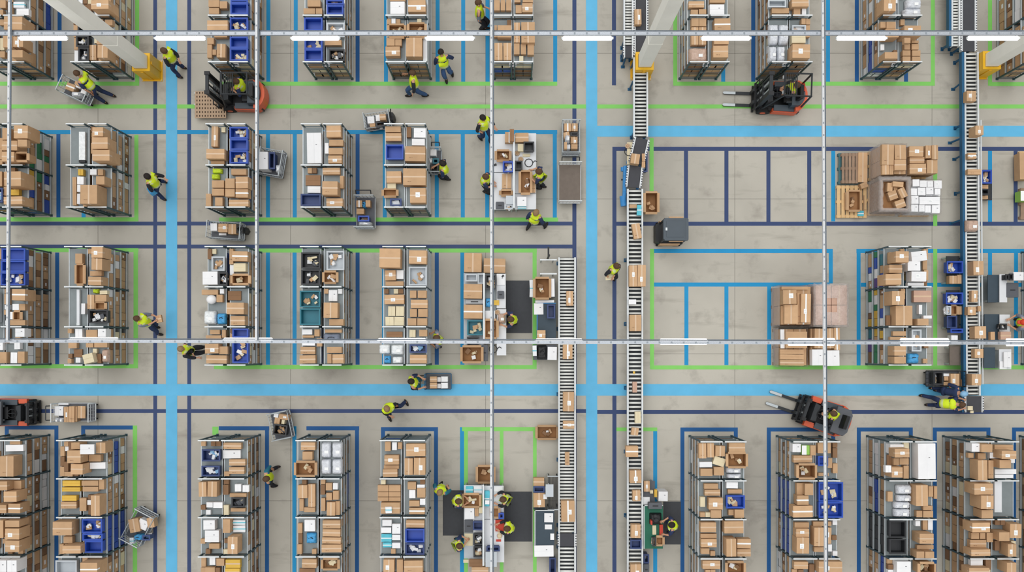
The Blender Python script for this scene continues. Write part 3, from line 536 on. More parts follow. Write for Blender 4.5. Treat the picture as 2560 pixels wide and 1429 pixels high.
items(Bq, 'w 915 660 1020 785 h=.05; N 1065 675 1148 825; b* 950 960 1043 1052', 'on the dark table by the rollers', .8, 'st3b')
items(Bq, 'u 950 1125 1060 1288 a=black; w 1068 1147 1170 1292 h=.35; s 900 1130 943 1250 h=.25', 'on the stand below the dark table', .6, 'st3c')
# open steel frame at the head of the roller line
r = empty('steel_frame', P(1370, 665, 0)); tag(r, 'open steel frame with a black post at the head of the roller line', 'frame')
c = r.location; a, b = P(1350, 649, .85) - c, P(1392, 684, .85) - c
for y in (a.y, b.y): obj('cross_bar', MB().box(a.x, y - .025, .82, b.x, y + .025, .87), 'steel_white', r)
for y in (a.y, b.y):
    for x in (a.x + .05, b.x - .12): obj('leg', MB().box(x - .02, y - .02, 0, x + .02, y + .02, .82), 'steel', r)
obj('post', MB().tube(((a.x + b.x) / 2, a.y + .1, 0), ((a.x + b.x) / 2, a.y + .1, 1.5), .04, 8).box((a.x + b.x) / 2 - .03, a.y + .1, .86, (a.x + b.x) / 2 + .03, a.y + .45, .92), 'black', r)
Bz = (1100, 1160, 5.3111)
bb('packing bench in the fourth row, half with the open carton and its worker', Bz, 318, 278, 572, 905, top='white_top')
bb('packing bench in the fourth row, half with the black bins and paper sheets', Bz, 318, 912, 572, 1250, top='grey_plastic')
bb('packing bench in the fourth row, half with the green rolls and small crate', Bz, 588, 285, 845, 725)
bb('packing bench in the fourth row, half with the red tray and grey screen', Bz, 588, 732, 852, 1300)
divider('grey divider panel along the fourth row packing bench', 1100 + 579 / 5.3111, 1208, 1408, .9, .35)
items(Bz, 'o 500 30 710 240 z=.0 h=.55 a=dark', 'standing on the floor above the fourth row bench', 0, 'fl4')
items(Bz, 'C 345 295 440 385; s 450 290 560 390; o 310 400 522 560; g 530 410 568 560 h=.1; w 330 572 455 725; b 462 570 512 690; c 516 570 568 650; D 322 735 438 905 h=.04; N 440 760 568 870; K 448 920 568 1070; K 448 1090 568 1230 a=goods; c 325 920 435 1080 h=.04', 'on the fourth row bench beside the mat', .9, 'bk4')
items(Bz, 'b 420 1365 640 1460 z=.9; d 388 1258 570 1358 z=1.0; C 592 350 655 560 h=.2; o 690 580 775 700; B 782 650 845 720; R 735 738 855 888; m 590 1160 740 1358 h=.4; N 620 1090 790 1155; c 770 890 810 990 h=.05; R 745 998 810 1026 h=.03; w 690 300 830 360 h=.04; w 600 480 655 530 h=.22; c 310 1265 380 1305 h=.1', 'on the fourth row bench near the larger mat', .9, 'bk4b')
bb('slate grey table in a white frame beside the roller line, fourth row', Bz, 1255, 605, 1518, 1075, z=.85, top='slate', rim='steel_white')
bb('small stand above the slate table stacked with cartons', Bz, 1240, 185, 1395, 600, z=.6, top='slate', name='stand_table')
items(Bz, 'w 1252 1078 1508 1225 z=.35 h=.55; N 1455 1245 1535 1445 z=.0 h=.5', 'below the slate table', 0, 'st4')
items(Bz, 'w 1385 650 1502 770 h=.03; w 1392 800 1486 862 h=.03; w 1465 920 1515 1002 h=.06', 'on the slate table', .85, 'st4b')
items(Bz, 'b 1240 180 1385 288; N 1242 295 1385 370; b* 1240 380 1392 570; w 1372 400 1420 460 z=1.0 h=.03', 'on the stand above the slate table', .6, 'st4c')
items(Bz, 'm 1392 265 1495 430 z=.7 h=.45', 'beside the stand above the slate table', .6, 'st4d')
bx = empty('roller_cart', P(1381, 1224, 0)); tag(bx, 'dark wire roller cart standing against the roller line', 'cart')
m = MB()
for i in range(9): m.tube((-.18 + .045 * i, -.58, .7), (-.18 + .045 * i, .58, .7), .012, 5)
obj('wire_deck', m, 'dark_metal', bx)
for sx in (-1, 1):
    obj('end_hoop', MB().path([(-.19, sx * .6, .1), (-.19, sx * .6, .74), (.19, sx * .6, .74), (.19, sx * .6, .1)], .022), 'steel', bx)
    for sy in (-1, 1): obj('caster', MB().tube((sx * .0 + sy * .16 - .02, sx * .55, .06), (sx * 0 + sy * .16 + .02, sx * .55, .06), .06, 10), 'rubber', bx)
# lone broken-down carton beside the rollers
items((900, 900, 2.7017), 'o 1198 448 1328 528 z=.0 h=.35', 'on the floor beside the roller line', 0, 'fl5')
Bg = (1560, 1150, 5.1188)
bb('dark green workbench beside the lower roller line', Bg, 250, 572, 498, 1130, z=.85, top='green_mat', rim='steel_white')
items(Bg, 'D 315 542 490 625 h=.25; u 332 680 488 830 a=black; R 345 775 382 825 h=.3 z=1.02; c 365 832 412 950 h=.08; R 455 820 498 958 h=.1; K 365 990 408 1095; o 415 985 496 1080', 'on the dark green workbench', .85, 'bkg')
bb('small stand with cartons above the green workbench', Bg, 250, 262, 395, 565, z=.6, top='grey_dark', name='stand_table')
items(Bg, 'b* 258 268 330 400; w 245 470 330 565 h=.1; c 335 385 372 425; y 390 375 425 470 z=.61 h=.2', 'on the stand above the green workbench', .6, 'bkg2')
items(Bg, 'w 442 400 560 522 z=.0 h=.75', 'on the floor above the green workbench', 0, 'bkg3')
items(Bg, 'N 252 1205 318 1315 z=.0 h=.6; D 250 1328 325 1470 z=.0 h=.6', 'below the green workbench', 0, 'bkg4')
# third-row dark tables past the blue-framed line
Bt = (2340, 600, 4.3304)
for l, t, wt in (('dark table past the blue-framed line, uppermost with the cable', (562, 375, 682, 672), (688, 368, 770, 672)), ('dark table past the blue-framed line beside the red-capped worker', (525, 800, 685, 1080), (690, 805, 800, 990)),
                 ('dark table past the blue-framed line, lowest with white papers', (520, 1160, 640, 1385), (685, 1180, 815, 1395))):
    bb(l, Bt, *t, z=.85, top='slate', name='work_table'); bb('white-topped ' + l.replace('dark table', 'side table'), Bt, *wt, z=.95, top='white_top', name='side_table')
items(Bt, 'w 838 345 950 435 h=.3 z=.95; K 755 370 790 430; K 792 365 835 430; D 765 460 895 620 z=.9 h=.08', 'at the uppermost dark table', .95, 'tb1')
items(Bt, 'K 700 905 765 965; b 592 992 638 1078 z=.85; t 700 990 812 1075 z=.95', 'at the middle dark table', .95, 'tb2')
items(Bt, 'w 690 1310 765 1395 h=.05; w 735 1210 815 1375 h=.08', 'at the lowest dark table', .95, 'tb3')
# bins in front of the line
for l, y0, y1 in (('low steel stand with a blue and a brown carton left of the blue-framed line', 640, 710), ('low steel stand with blue bins and small boxes beside the blue-framed line', 725, 822)):
    bench(l, 2366, y0, 2399, y1, z=.5, top='dark_metal', name='low_stand', under=False)
bench('low brown-bedded stand near the lamp by the blue-framed line', 2374, 865, 2399, 912, z=.5, top='bed_brown', name='low_stand', under=False)
items(Bt, 'B 120 230 290 355 a=goods; b 145 385 225 470; b 230 375 285 470; B 110 570 290 690 a=goods; G 115 715 160 805; o 165 710 225 800; b 230 715 285 805; N 120 820 225 950; B 160 960 290 1000; w 165 1030 235 1105 z=.5 h=.3', 'left of the blue-framed line', .5, 'bins')
items(B5, 'B 1897 560 2005 705 z=.3 a=goods; b 1900 722 1968 765 z=.3; K 1890 770 1975 830 z=.4; b 1900 835 1965 880 z=.3', 'right of the blue-framed line', .3, 'binr')
bench('low steel stand right of the blue-framed line beside the pallets', 2455, 424, 2480, 500, z=.29, top='dark_metal', name='low_stand', under=False)
# stuff around the angled belts
Bm = (1540, 330, 4.763)
bb('cream side panel table with cable coils beside the angled belt', Bm, 132, 120, 200, 385, z=.7, top='cream', name='side_table', under=False)
items(Bm, 'N 305 250 372 470 z=.3 h=.4', 'beside the angled belt', .3, 'bm1')
bench('low steel stand under the navy bin beside the angled belt', 1604, 383, 1618, 427, z=.29, top='dark_metal', name='low_stand', under=False)
items(Bm, 'b 310 255 345 345 z=.72; b 308 350 348 420 z=.72', 'in the navy bin beside the angled belt', .72, 'bm1b')
items(Bm, 'o 352 720 495 955 z=.35 h=.5', 'beside the roller line under the pallet bays', .35, 'bm2')
bb('small grey stand under the big open carton beside the roller line', Bm, 325, 740, 490, 960, z=.34, top='grey_dark', name='stand_table', under=False)
items(Bm, 'b 160 860 248 900 z=.83 h=.06; C 240 865 305 990 z=.83 h=.15', 'on the roller line beside the big open carton', .83, 'bm3')
r = empty('motor_unit', P(1562, 470, 0)); tag(r, 'light blue drive arm with motor along the angled belts', 'motor')
def lp(px, py, z): return P(px, py, z) - r.location
obj('arm', MB().path([lp(1563, 415, .6), lp(1562, 440, .62), lp(1561, 480, .6), lp(1559, 512, .55)], .07, 8), 'rail_light', r)
obj('motor', MB().tube(lp(1557, 490, .5), lp(1560, 515, .5), .12, 10).tube(lp(1558, 418, .5), lp(1558, 428, .5), .09, 10), 'rail_light', r)
obj('stand', MB().tube(lp(1560, 440, .0), lp(1560, 440, .6), .03).tube(lp(1559, 505, .0), lp(1559, 505, .55), .03).tube(lp(1553, 449, .5), lp(1566, 449, .5), .03), 'dark_metal', r)

# ---------------------------------------------------------------- pallets and pallet loads
def pallet(label, x0, y0, x1, y1, wood='wood_new', z=.144, vertical=True, base=0, group='wooden pallets', n=5):
    p, q = P(x0, y1, base + z), P(x1, y0, base + z); w, d = q.x - p.x, q.y - p.y
    r = empty('pallet', ((p.x + q.x) / 2, (p.y + q.y) / 2, base)); tag(r, label, 'pallet', group)
    bm = None
    for i in range(n):
        if vertical: x = -w / 2 + w * (i + .5) / n; m = MB().box(x - w / n * .39, -d / 2, z - .022, x + w / n * .39, d / 2, z)
        else: y = -d / 2 + d * (i + .5) / n; m = MB().box(-w / 2, y - d / n * .39, z - .022, w / 2, y + d / n * .39, z)
        obj('deck_board', m, wood, r)
    for i in (-1, 0, 1):
        m = MB()
        if vertical: m.box(-w / 2, i * (d / 2 - .06) - .05, z - .044, w / 2, i * (d / 2 - .06) + .05, z - .022); [m.box(j * (w / 2 - .07) - .06, i * (d / 2 - .06) - .05, .022, j * (w / 2 - .07) + .06, i * (d / 2 - .06) + .05, z - .044) for j in (-1, 0, 1)]; m.box(-w / 2, i * (d / 2 - .06) - .05, 0, w / 2, i * (d / 2 - .06) + .05, .022)
        else: m.box(i * (w / 2 - .06) - .05, -d / 2, z - .044, i * (w / 2 - .06) + .05, d / 2, z - .022); [m.box(i * (w / 2 - .06) - .05, j * (d / 2 - .07) - .06, .022, i * (w / 2 - .06) + .05, j * (d / 2 - .07) + .06, z - .044) for j in (-1, 0, 1)]; m.box(i * (w / 2 - .06) - .05, -d / 2, 0, i * (w / 2 - .06) + .05, d / 2, .022)
        obj('stringer', m, wood, r)
    return r
def basepx(x0, y0, x1, y1, z):           # where a block seen at height z stands on the floor
    k = (H - z) / H; return (CX + (x0 - CX) * k, CY + (y0 - CY) * k, CX + (x1 - CX) * k, CY + (y1 - CY) * k)
Bp = (2060, 340, 6.4969)
def px(blk, *q): ox, oy, s = blk; return [v / s + (ox, oy)[i % 2] for i, v in enumerate(q)]
pallet('weathered teal pallet under the old grey one', *px(Bp, 232, 275, 560, 780), wood='wood_teal')
pallet('weathered grey-brown pallet lying on the teal one', *px(Bp, 285, 275, 560, 765), wood='wood_old', base=.146)
items(Bp, 'b 556 265 706 748 z=.292 h=.05', 'flat on the old grey pallet', .292, 'pl1')
pallet('pale new pallet beside the film-wrapped load, with an open carton on it', *px(Bp, 205, 800, 700, 1325), wood='wood_new', n=7)
items(Bp, 'o 400 895 588 1200 z=.146 h=.25; b 345 915 395 1195 z=.146 h=.12; b 595 755 710 840 z=.146 h=.2 r=20; C 550 1215 645 1300 z=.146 h=.05; b 600 960 628 1260 z=.146 h=.03', 'on the pale new pallet', .146, 'pl2')
def film(label, blk, q, z0, z1, name='film_wrap', matn='film', hole=None, parent=None, lump=.02):
    """stretch film around a load: four slightly wavy skirts (and a lid when hole is None)"""
    x0, y0, x1, y1 = px(blk, *q); a, b = P(x0, y1, z1), P(x1, y0, z1); c = ((a.x + b.x) / 2, (a.y + b.y) / 2); w, d = (b.x - a.x) / 2 + .03, (b.y - a.y) / 2 + .03
    ring = []; n = 12
    for i in range(4 * n):
        s, t = divmod(i, n); t = t / n * 2 - 1
        x, y = ((t * w, -d), (w, t * d), (-t * w, d), (-w, -t * d))[s]; ring.append((x, y))
    v = []; lv = 8
    for j in range(lv + 1):
        z = z0 + (z1 - z0) * j / lv
        for x, y in ring:
            k = 1 + RND.uniform(0, lump); v.append((x * k, y * k, z))
    N = 4 * n; f = [(j * N + i, j * N + (i + 1) % N, (j + 1) * N + (i + 1) % N, (j + 1) * N + i) for j in range(lv) for i in range(N)]
    m = MB().add(v, f)
    if hole:
        v2 = [(x * hole, y * hole, z1 + RND.uniform(0, .05)) for x, y in ring] + [(x * hole * .93, y * hole * .93, z1 - (.12 if hole > .5 else -.03) + RND.uniform(-.03, .0)) for x, y in ring]
        b0 = len(m.v); m.v += v2; o0 = lv * N
        for i in range(N):
            m.f += [(o0 + i, o0 + (i + 1) % N, b0 + (i + 1) % N, b0 + i), (b0 + i, b0 + (i + 1) % N, b0 + N + (i + 1) % N, b0 + N + i)]; m.m += [0, 0]
    o = obj(name, m, matn, None, (c[0], c[1], 0), 0, True)
    tag(o, label, 'film', 'stretch film around pallet loads'); return o
def load(label_p, blk, q, z1, cols=2, rows=2, tiers=2, kind='b', place='', zone='', wood='wood_new', top=None):
    x0, y0, x1, y1 = px(blk, *q); bx_ = basepx(x0, y0, x1, y1, z1)
    pallet(label_p, bx_[0] - 1, bx_[1] - 1, bx_[2] + 1, bx_[3] + 1, wood=wood)
    hh = (z1 - .15) / tiers
    for t in range(tiers):
        for i in range(cols):
            for j in range(rows):
                a = P(x0 + (x1 - x0) * i / cols, y0 + (y1 - y0) * j / rows, z1); b = P(x0 + (x1 - x0) * (i + 1) / cols, y0 + (y1 - y0) * (j + 1) / rows, z1)
                ITEMS.append(dict(k=kind, lab=False, place=place, group=None, rot=0, alt=None, r=[a.x + .01, b.y + .01, b.x - .01, a.y - .01], z=.15 + t * hh, h=hh - .006, zone=zone, area=(b.x - a.x) * (a.y - b.y) * (1 if t == tiers - 1 else .3), px=((x0 + x1) / 2, y0), tier=t))
load('pallet under the tall film-wrapped load of brown cartons, second row', Bp, (940, 140, 1332, 620), 1.25, 2, 2, 3, 'b', 'in the tall film-wrapped load', 'ld1')
items(Bp, 'b 942 137 1135 465 h=.18; b 1147 150 1333 375 h=.15; b 1147 382 1333 550 h=.22; b 945 470 1060 622 h=.15; b 1066 470 1142 622 h=.12', 'on top of the tall film-wrapped load', 1.26, 'ld1t')
film('clear stretch film around the tall load beside the old grey pallet', Bp, (936, 136, 1336, 626), .152, 1.3)
load('pallet under the loose stack of brown cartons, second row', Bp, (1385, 160, 1850, 605), 1.0, 2, 2, 2, 'b', 'in the loose carton stack', 'ld2')
items(Bp, 'b* 1386 170 1615 330 h=.3; b* 1652 152 1742 358 h=.3; b 1750 147 1853 378 h=.36; b 1392 340 1648 440 h=.2; b* 1392 450 1658 608 h=.32; b 1672 390 1843 604 h=.3', 'on top of the loose carton stack', 1.01, 'ld2t')
gx = basepx(*px(Bp, 925, 680, 1395, 1205), 1.3)
pallet('pallet under the big film-lined open box of loose cartons', gx[0], gx[1], gx[2], gx[3])
r = empty('bulk_box', (*(P((gx[0] + gx[2]) / 2, (gx[1] + gx[3]) / 2, 0).xy), .146)); tag(r, 'big brown open bulk box full of loose cartons on a pallet', 'box')
w, d = (gx[2] - gx[0]) / 136 - .03, (gx[3] - gx[1]) / 136 - .03
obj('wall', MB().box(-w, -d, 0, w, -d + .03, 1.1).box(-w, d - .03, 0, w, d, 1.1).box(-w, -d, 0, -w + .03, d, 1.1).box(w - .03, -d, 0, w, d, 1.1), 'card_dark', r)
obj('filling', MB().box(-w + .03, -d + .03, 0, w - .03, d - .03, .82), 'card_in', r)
film('crumpled stretch film collar around the big open bulk box', Bp, (925, 675, 1397, 1208), .12, 1.32, hole=.82, lump=.05)
items(Bp, 'b 1030 760 1115 900 r=-3 h=.3; b 1130 790 1190 900 r=10 h=.2; b 1225 840 1335 1000 r=25 h=.35; b 1050 890 1190 1030 r=20 h=.25; b 1160 1035 1320 1165 r=20 h=.3; b 1120 740 1290 820 r=-5 h=.2', 'loose in the big bulk box', .97, 'blk')
load('pallet under the stack of white cartons, second row', Bp, (1412, 715, 1890, 1240), .95, 2, 2, 2, 'w', 'in the white carton stack', 'ld4')
items(Bp, 'w 1440 702 1550 815; w 1560 722 1670 825; w* 1680 735 1772 825; w* 1790 722 1913 850; w 1412 850 1510 960; w* 1525 835 1648 955; w 1660 830 1778 945; w 1800 855 1890 950; w 1415 970 1535 1100; w* 1550 985 1880 1108; w 1415 1110 1530 1225; w* 1545 1118 1635 1225; w 1642 1125 1735 1240; w 1755 1122 1880 1250', 'on top of the white carton stack', .96, 'ld4t')
film('clear stretch film around the white carton stack', Bp, (1408, 712, 1895, 1244), .152, .9)
B6 = (1900, 600, 4.3304)
load('pallet under the film-wrapped load with a white label, third row', B6, (228, 500, 550, 915), 1.15, 2, 2, 2, 'b', 'in the labelled film-wrapped load', 'ld5', 'wood_old')
items(B6, 'b 235 502 520 535 h=.1; b* 250 540 395 690 h=.4; b 265 697 410 905 h=.2; b* 445 582 550 890 h=.25; b 405 570 440 890 h=.1', 'on top of the labelled film-wrapped load', 1.16, 'ld5t')
film('clear stretch film around the labelled load in the third row', B6, (225, 498, 553, 918), .152, 1.2)
load('pallet under the fully film-wrapped pinkish load, third row', B6, (600, 485, 945, 920), 1.3, 2, 2, 2, 't', 'under film in the pinkish load', 'ld6', 'wood_old')
film('crinkled stretch film covering the pinkish load to its top', B6, (598, 482, 948, 924), .152, 1.33, hole=.35, lump=.04)
load('pallet under the load of flat brown cartons beside the green line, third row', B6, (215, 960, 505, 1355), .8, 2, 2, 2, 'b', 'in the flat carton load', 'ld7', 'wood_old')
items(B6, 'b 218 1182 475 1232 h=.12; b 218 1237 475 1288 h=.12; b 218 1293 475 1357 h=.14; w 225 965 265 1170 h=.12; b* 272 990 510 1165 h=.3', 'on top of the flat carton load', .81, 'ld7t')
film('clear stretch film around the flat carton load', B6, (212, 957, 508, 1358), .152, .86)
load('pallet under the mixed brown and white load, third row', B6, (545, 955, 862, 1355), .85, 2, 2, 2, 'b', 'in the mixed carton load', 'ld8', 'wood_old')
items(B6, 'b 592 957 690 1170 h=.3; b* 722 955 798 1170 h=.32; b 803 950 865 1185 h=.3; w 565 1182 700 1355 h=.3; w 720 1192 860 1360 h=.3', 'on top of the mixed carton load', .86, 'ld8t')
items((2030, 300, 4.466), 'b 2320 365 2440 660 z=.15 h=.4; g 2330 790 2440 900 z=.15 h=.4', 'on the pallet cut off at the edge', .15, 'edge')
pallet('pallet cut off at the picture edge beside the pallet bays', 2548, 378, 2640, 450, 'wood_new', group=None); pallet('pallet with a green crate cut off at the picture edge', 2550, 470, 2640, 548, 'wood_old', group=None)

# small tools and coils lying on the benches
def ringm(R, r, z, n=16):
    m = MB(); pts = [(R * math.cos(2 * math.pi * i / n), R * math.sin(2 * math.pi * i / n), z) for i in range(n + 1)]
    return m.path(pts, r, 6)
for px_, py_, z, l in ((1293, 383, .9, 'white tape roll beside the navy device on the second row bench'), (1302, 398, .9, 'white tape roll near the blue bin on the second row bench'), (1243, 780, .9, 'clear tape roll on the third row packing bench'), (1249, 1338, .9, 'clear tape roll near the red tray, fourth row bench'), (1569, 365, .7, 'pale tape roll on the cream side panel table')):
    r = empty('tape_roll', P(px_, py_, z)); tag(r, l, 'tape roll'); obj('tape_ring', ringm(.07, .028, .028), 'tape', r, None, 0, True); obj('core', MB().tube((0, 0, 0), (0, 0, .05), .042, 12), 'card', r)
for px_, py_, z, l in ((1322, 407, .9, 'black coiled cable on the second row bench'), (1233, 872, .9, 'dark coiled cable on the third row bench'), (1571, 379, .7, 'dark coiled cable on the cream side panel table')):
    r = empty('cable_coil', P(px_, py_, z)); tag(r, l, 'cable'); obj('coil', ringm(.14, .014, .02), 'black', r); obj('tail', MB().path([(.14, 0, .015), (.22, .08, .015), (.3, .03, .015)], .013), 'black', r)
for px_, py_, z, rz, l in ((1238, 412, .9, .4, 'black hand scanner on the second row bench near the worker'), (1200, 1342, .9, 1.0, 'black hand scanner at the black bins, fourth row bench'), (1257, 690, .9, .8, 'black hand scanner on the third row bench'), (1640, 1290, .85, .5, 'black hand scanner on the green workbench')):
    r = empty('hand_scanner', P(px_, py_, z), rz); tag(r, l, 'scanner'); obj('head', MB().prism([(-.05, -.03), (.05, -.04), (.05, .04), (-.05, .03)], 0, .06, 0, .9), 'black', r); obj('grip', MB().prism([(-.05, -.02), (-.2, -.025), (-.2, .025), (-.05, .02)][::-1], .0, .04, 0, .95), 'dark_metal', r)
# ---------------------------------------------------------------- trolleys
def cart(label, px0, py0, L, W, ang, kind='mesh', col='steel', deck='grey_dark', hz=.95, name='trolley', dz=.35):
    """L along local x, ang in picture degrees (0 = to the right, positive turns downward)"""
    c = P(px0, py0, .5); L, W = L / 69, W / 69
    r = empty(name, (c.x, c.y, 0), -math.radians(ang)); tag(r, label, 'trolley', None)
    w, d = L / 2, W / 2
    obj('deck', MB().box(-w, -d, dz - .03, w, d, dz), deck, r)
    obj('deck_frame', MB().path([(-w, -d, dz - .02), (w, -d, dz - .02), (w, d, dz - .02), (-w, d, dz - .02), (-w, -d, dz - .02)], .022), col, r)
    for sx in (-1, 1):
        for sy in (-1, 1):
            x, y = sx * (w - .1), sy * (d - .06)
            o = obj('caster', MB().tube((x, y - .02, .07), (x, y + .02, .07), .07, 12), 'rubber', r)
            obj('fork_bracket', MB().box(x - .025, y - .03, .07, x + .025, y + .03, dz - .03), 'dark_metal', o)
    ends = (-1, 1) if kind in ('mesh', 'cage') else (-1,)
    for s in ends:
        m = MB().path([(s * w, -d, dz), (s * w, -d, hz), (s * w, d, hz), (s * w, d, dz)], .02)
        e = obj('end_frame', m, col, r); g = MB()
        n = max(3, int(W / .12))
        for i in range(1, n): g.tube((s * w, -d + 2 * d * i / n, dz), (s * w, -d + 2 * d * i / n, hz), .007, 5)
        for z in (.55, .75): g.tube((s * w, -d, z), (s * w, d, z), .007, 5)
        obj('wire_mesh', g, col, e)
    if kind == 'cage':
        for s in (-1, 1):
            m = MB().tube((-w, s * d, hz - .2), (w, s * d, hz - .2), .015); e = obj('side_frame', m, col, r); g = MB()
            n = max(3, int(L / .1))
            for i in range(1, n): g.tube((-w + L * i / n, s * d, dz), (-w + L * i / n, s * d, hz - .2), .007, 5)
            obj('wire_mesh', g, col, e)
    if kind == 'drive':
        obj('drive_unit', MB().box(w, -d * .6, .08, w + .22, d * .6, .55).tube((w + .12, 0, .55), (w + .05, 0, 1.05), .03).tube((w + .05, -.2, 1.05), (w + .05, .2, 1.05), .022), 'black', r)
    if kind in ('mesh', 'flat'):
        obj('push_handle', MB().path([(-w - .05, -d * .8, hz - .05), (-w - .16, -d * .8, hz + .05), (-w - .16, d * .8, hz + .05), (-w - .05, d * .8, hz - .05)], .018), 'dark_metal', r)
    return r
def cart_items(blk, text, place, zone, base=.36):
    n0 = len(ITEMS); items(blk, text, place, .352, zone)
cart('wire trolley pushed by the leaning worker below the second rack, first row', 195, 228, 72, 40, 25, 'cage')
cart_items(A1, 'b 760 960 860 1040 r=-20; w 865 960 935 1010 r=-20; b 860 945 960 985 r=-20; w 935 1020 1005 1080 r=-20; p 810 1050 930 1110 a=polybag r=-20', 'in the wire trolley of the leaning worker', 'ct1', .45)
cart('wire trolley with papers and a black drive unit above the fifth rack, second row', 945, 303, 62, 36, -8, 'cage'); 
cart_items(B3, 'w* 75 85 145 155 r=4; w 160 70 225 130 r=4; b 100 150 155 190 r=4; b 200 60 262 120 r=4; K 165 140 250 185 r=4', 'in the wire trolley above the fifth rack', 'ct2', .5)
r = empty('drive_unit_handle', P(981, 300, 0)); tag(r, 'black drive unit coupled to the wire trolley above the fifth rack', 'drive unit'); obj('housing', MB().prism([(-.12, -.2), (.1, -.16), (.14, 0), (.1, .16), (-.12, .2)], .05, .6, 0, .85), 'black', r); obj('handle', MB().tube((0, 0, .6), (.06, 0, 1.0), .025).tube((.06, -.16, 1.0), (.06, .16, 1.0), .02), 'rubber', r)
cart('wire trolley with a big pale carton parked against the third rack, second row', 681, 408, 56, 62, 10, 'cage')
cart_items(B2, 'w 720 385 820 575 h=.6; N 830 395 895 570; p 900 520 960 610 a=polybag', 'on the trolley against the third rack, second row', 'ct3', .4)
cart('wire trolley with a blue tray standing below the fourth rack, second row', 913, 531, 78, 46, 90, 'mesh')
cart_items(B2, 'b 1778 912 1840 985; b 1880 910 1930 980; b 1780 1000 1860 1060; u 1840 920 1878 990; p 1790 1140 1940 1180 a=polybag; B 1800 1080 1915 1140', 'on the trolley below the fourth rack, second row', 'ct4', .5)
cart('wire trolley carrying two brown boxes under the third rack, second row', 567, 577, 82, 40, 4, 'cage')
cart_items(B2, 'b* 285 1165 385 1255; b 392 1170 480 1275; w 200 1160 270 1240; w 290 1265 370 1290 h=.1; K 490 1190 545 1260', 'on the trolley under the third rack, second row', 'ct5', .5)
r = empty('drive_unit_handle', P(619, 579, 0)); tag(r, 'black drive unit coupled to the trolley under the third rack, second row', 'drive unit'); obj('housing', MB().prism([(-.15, -.1), (.05, -.12), (.12, 0), (.05, .12), (-.15, .1)], .05, .5, 0, .8), 'black', r); obj('handle', MB().tube((-.05, 0, .5), (-.12, 0, .95), .025).tube((-.12, -.16, .95), (-.12, .16, .95), .02), 'rubber', r)
cart('mesh trolley full of small boxes standing above the brown-bedded cart', 1427, 346, 80, 42, 90, 'cage')
cart_items(B3, 'b 2085 155 2155 235; b* 2160 155 2222 235; b 2080 245 2140 310 r=10; p 2095 270 2145 340 a=polybag; K 2150 250 2225 280; b* 2150 290 2220 360; b 2155 365 2220 415; w 2115 370 2145 415; b 2085 345 2112 415', 'in the mesh trolley above the brown-bedded cart', 'ct6', .5)
cart('long empty cart with a brown bed and pale rim beside the white bench', 1425, 458, 96, 54, 90, 'mesh', 'steel_white', 'bed_brown', .95, dz=.4)
cart('small wire trolley with cartons and a black crate above the second U-shaped marking', 704, 1062, 66, 48, 78, 'cage')
cart_items(D2, 'K 790 5 915 105 r=-8 a=goods', 'in the small wire trolley above the blue line', 'ct8', .5)
cart_items((460, 920, 2.8083), 'b* 665 325 735 360 r=-8; b 635 345 672 395 r=-8; c 685 362 705 392 r=-8; w 630 318 662 345 r=-8', 'in the small wire trolley above the blue line', 'ct8b', .5)
cart('steel wire shopping trolley with crumpled parcels beside the green line', 351, 1314, 82, 50, -62, 'cage', 'steel')
cart_items(D1, 'b 1250 915 1345 1045 r=10; w 1335 925 1430 1015 r=-25; b 1425 905 1490 1000 r=8; u 1290 1070 1375 1125; s 1255 1100 1295 1160; N 1380 1075 1450 1120', 'in the shopping trolley beside the green line', 'ct9', .5)
cart('flat blue push trolley with four small parcels on the wide blue lane', 1096, 953, 62, 38, 0, 'flat', 'rail_blue')
cart_items((900, 900, 2.7017), 'b 472 110 518 148; b 472 152 518 190; w 548 110 592 145; w 548 152 592 190; w 522 115 545 145 h=.15; w 522 158 545 188 h=.15', 'on the flat blue trolley of the worker', 'ct10', .36)
cart('dark mesh trolley loaded with cartons beside the end of the blue-framed line', 2360, 946, 80, 38, 0, 'cage', 'dark_metal')
cart_items((2290, 900, 10.205), 'K 470 300 690 620; w 700 340 845 405; b 720 412 825 520; b 705 550 825 640; b* 875 345 1105 650 h=.45; b 1170 345 1290 670', 'on the dark mesh trolley', 'ct11', .42)
cart('pale-framed trolley with cartons behind the dark lift truck by the wide lane', 188, 1030, 92, 44, 0, 'mesh', 'steel_white')
cart_items((0, 980, 9.846), 'w 1340 345 1555 575; w 1430 272 1680 310 h=.1; p 1335 630 1435 740 a=polybag; p 1445 630 1550 740 a=polybag; b* 1570 360 1690 740; b 1700 345 1830 740; b 1840 350 1900 720; b 1910 340 2095 640 h=.08', 'on the pale-framed trolley', 'ct12', .42)
cart('narrow picking trolley with a teal bucket against the fifth rack, second row', 1091, 404, 60, 24, 90, 'mesh', 'steel')
cart_items(B3, 'w 718 420 778 485; K 725 580 795 655; T 745 515 800 565; p 700 500 740 570 a=polybag', 'on the narrow picking trolley', 'ct13', .5)

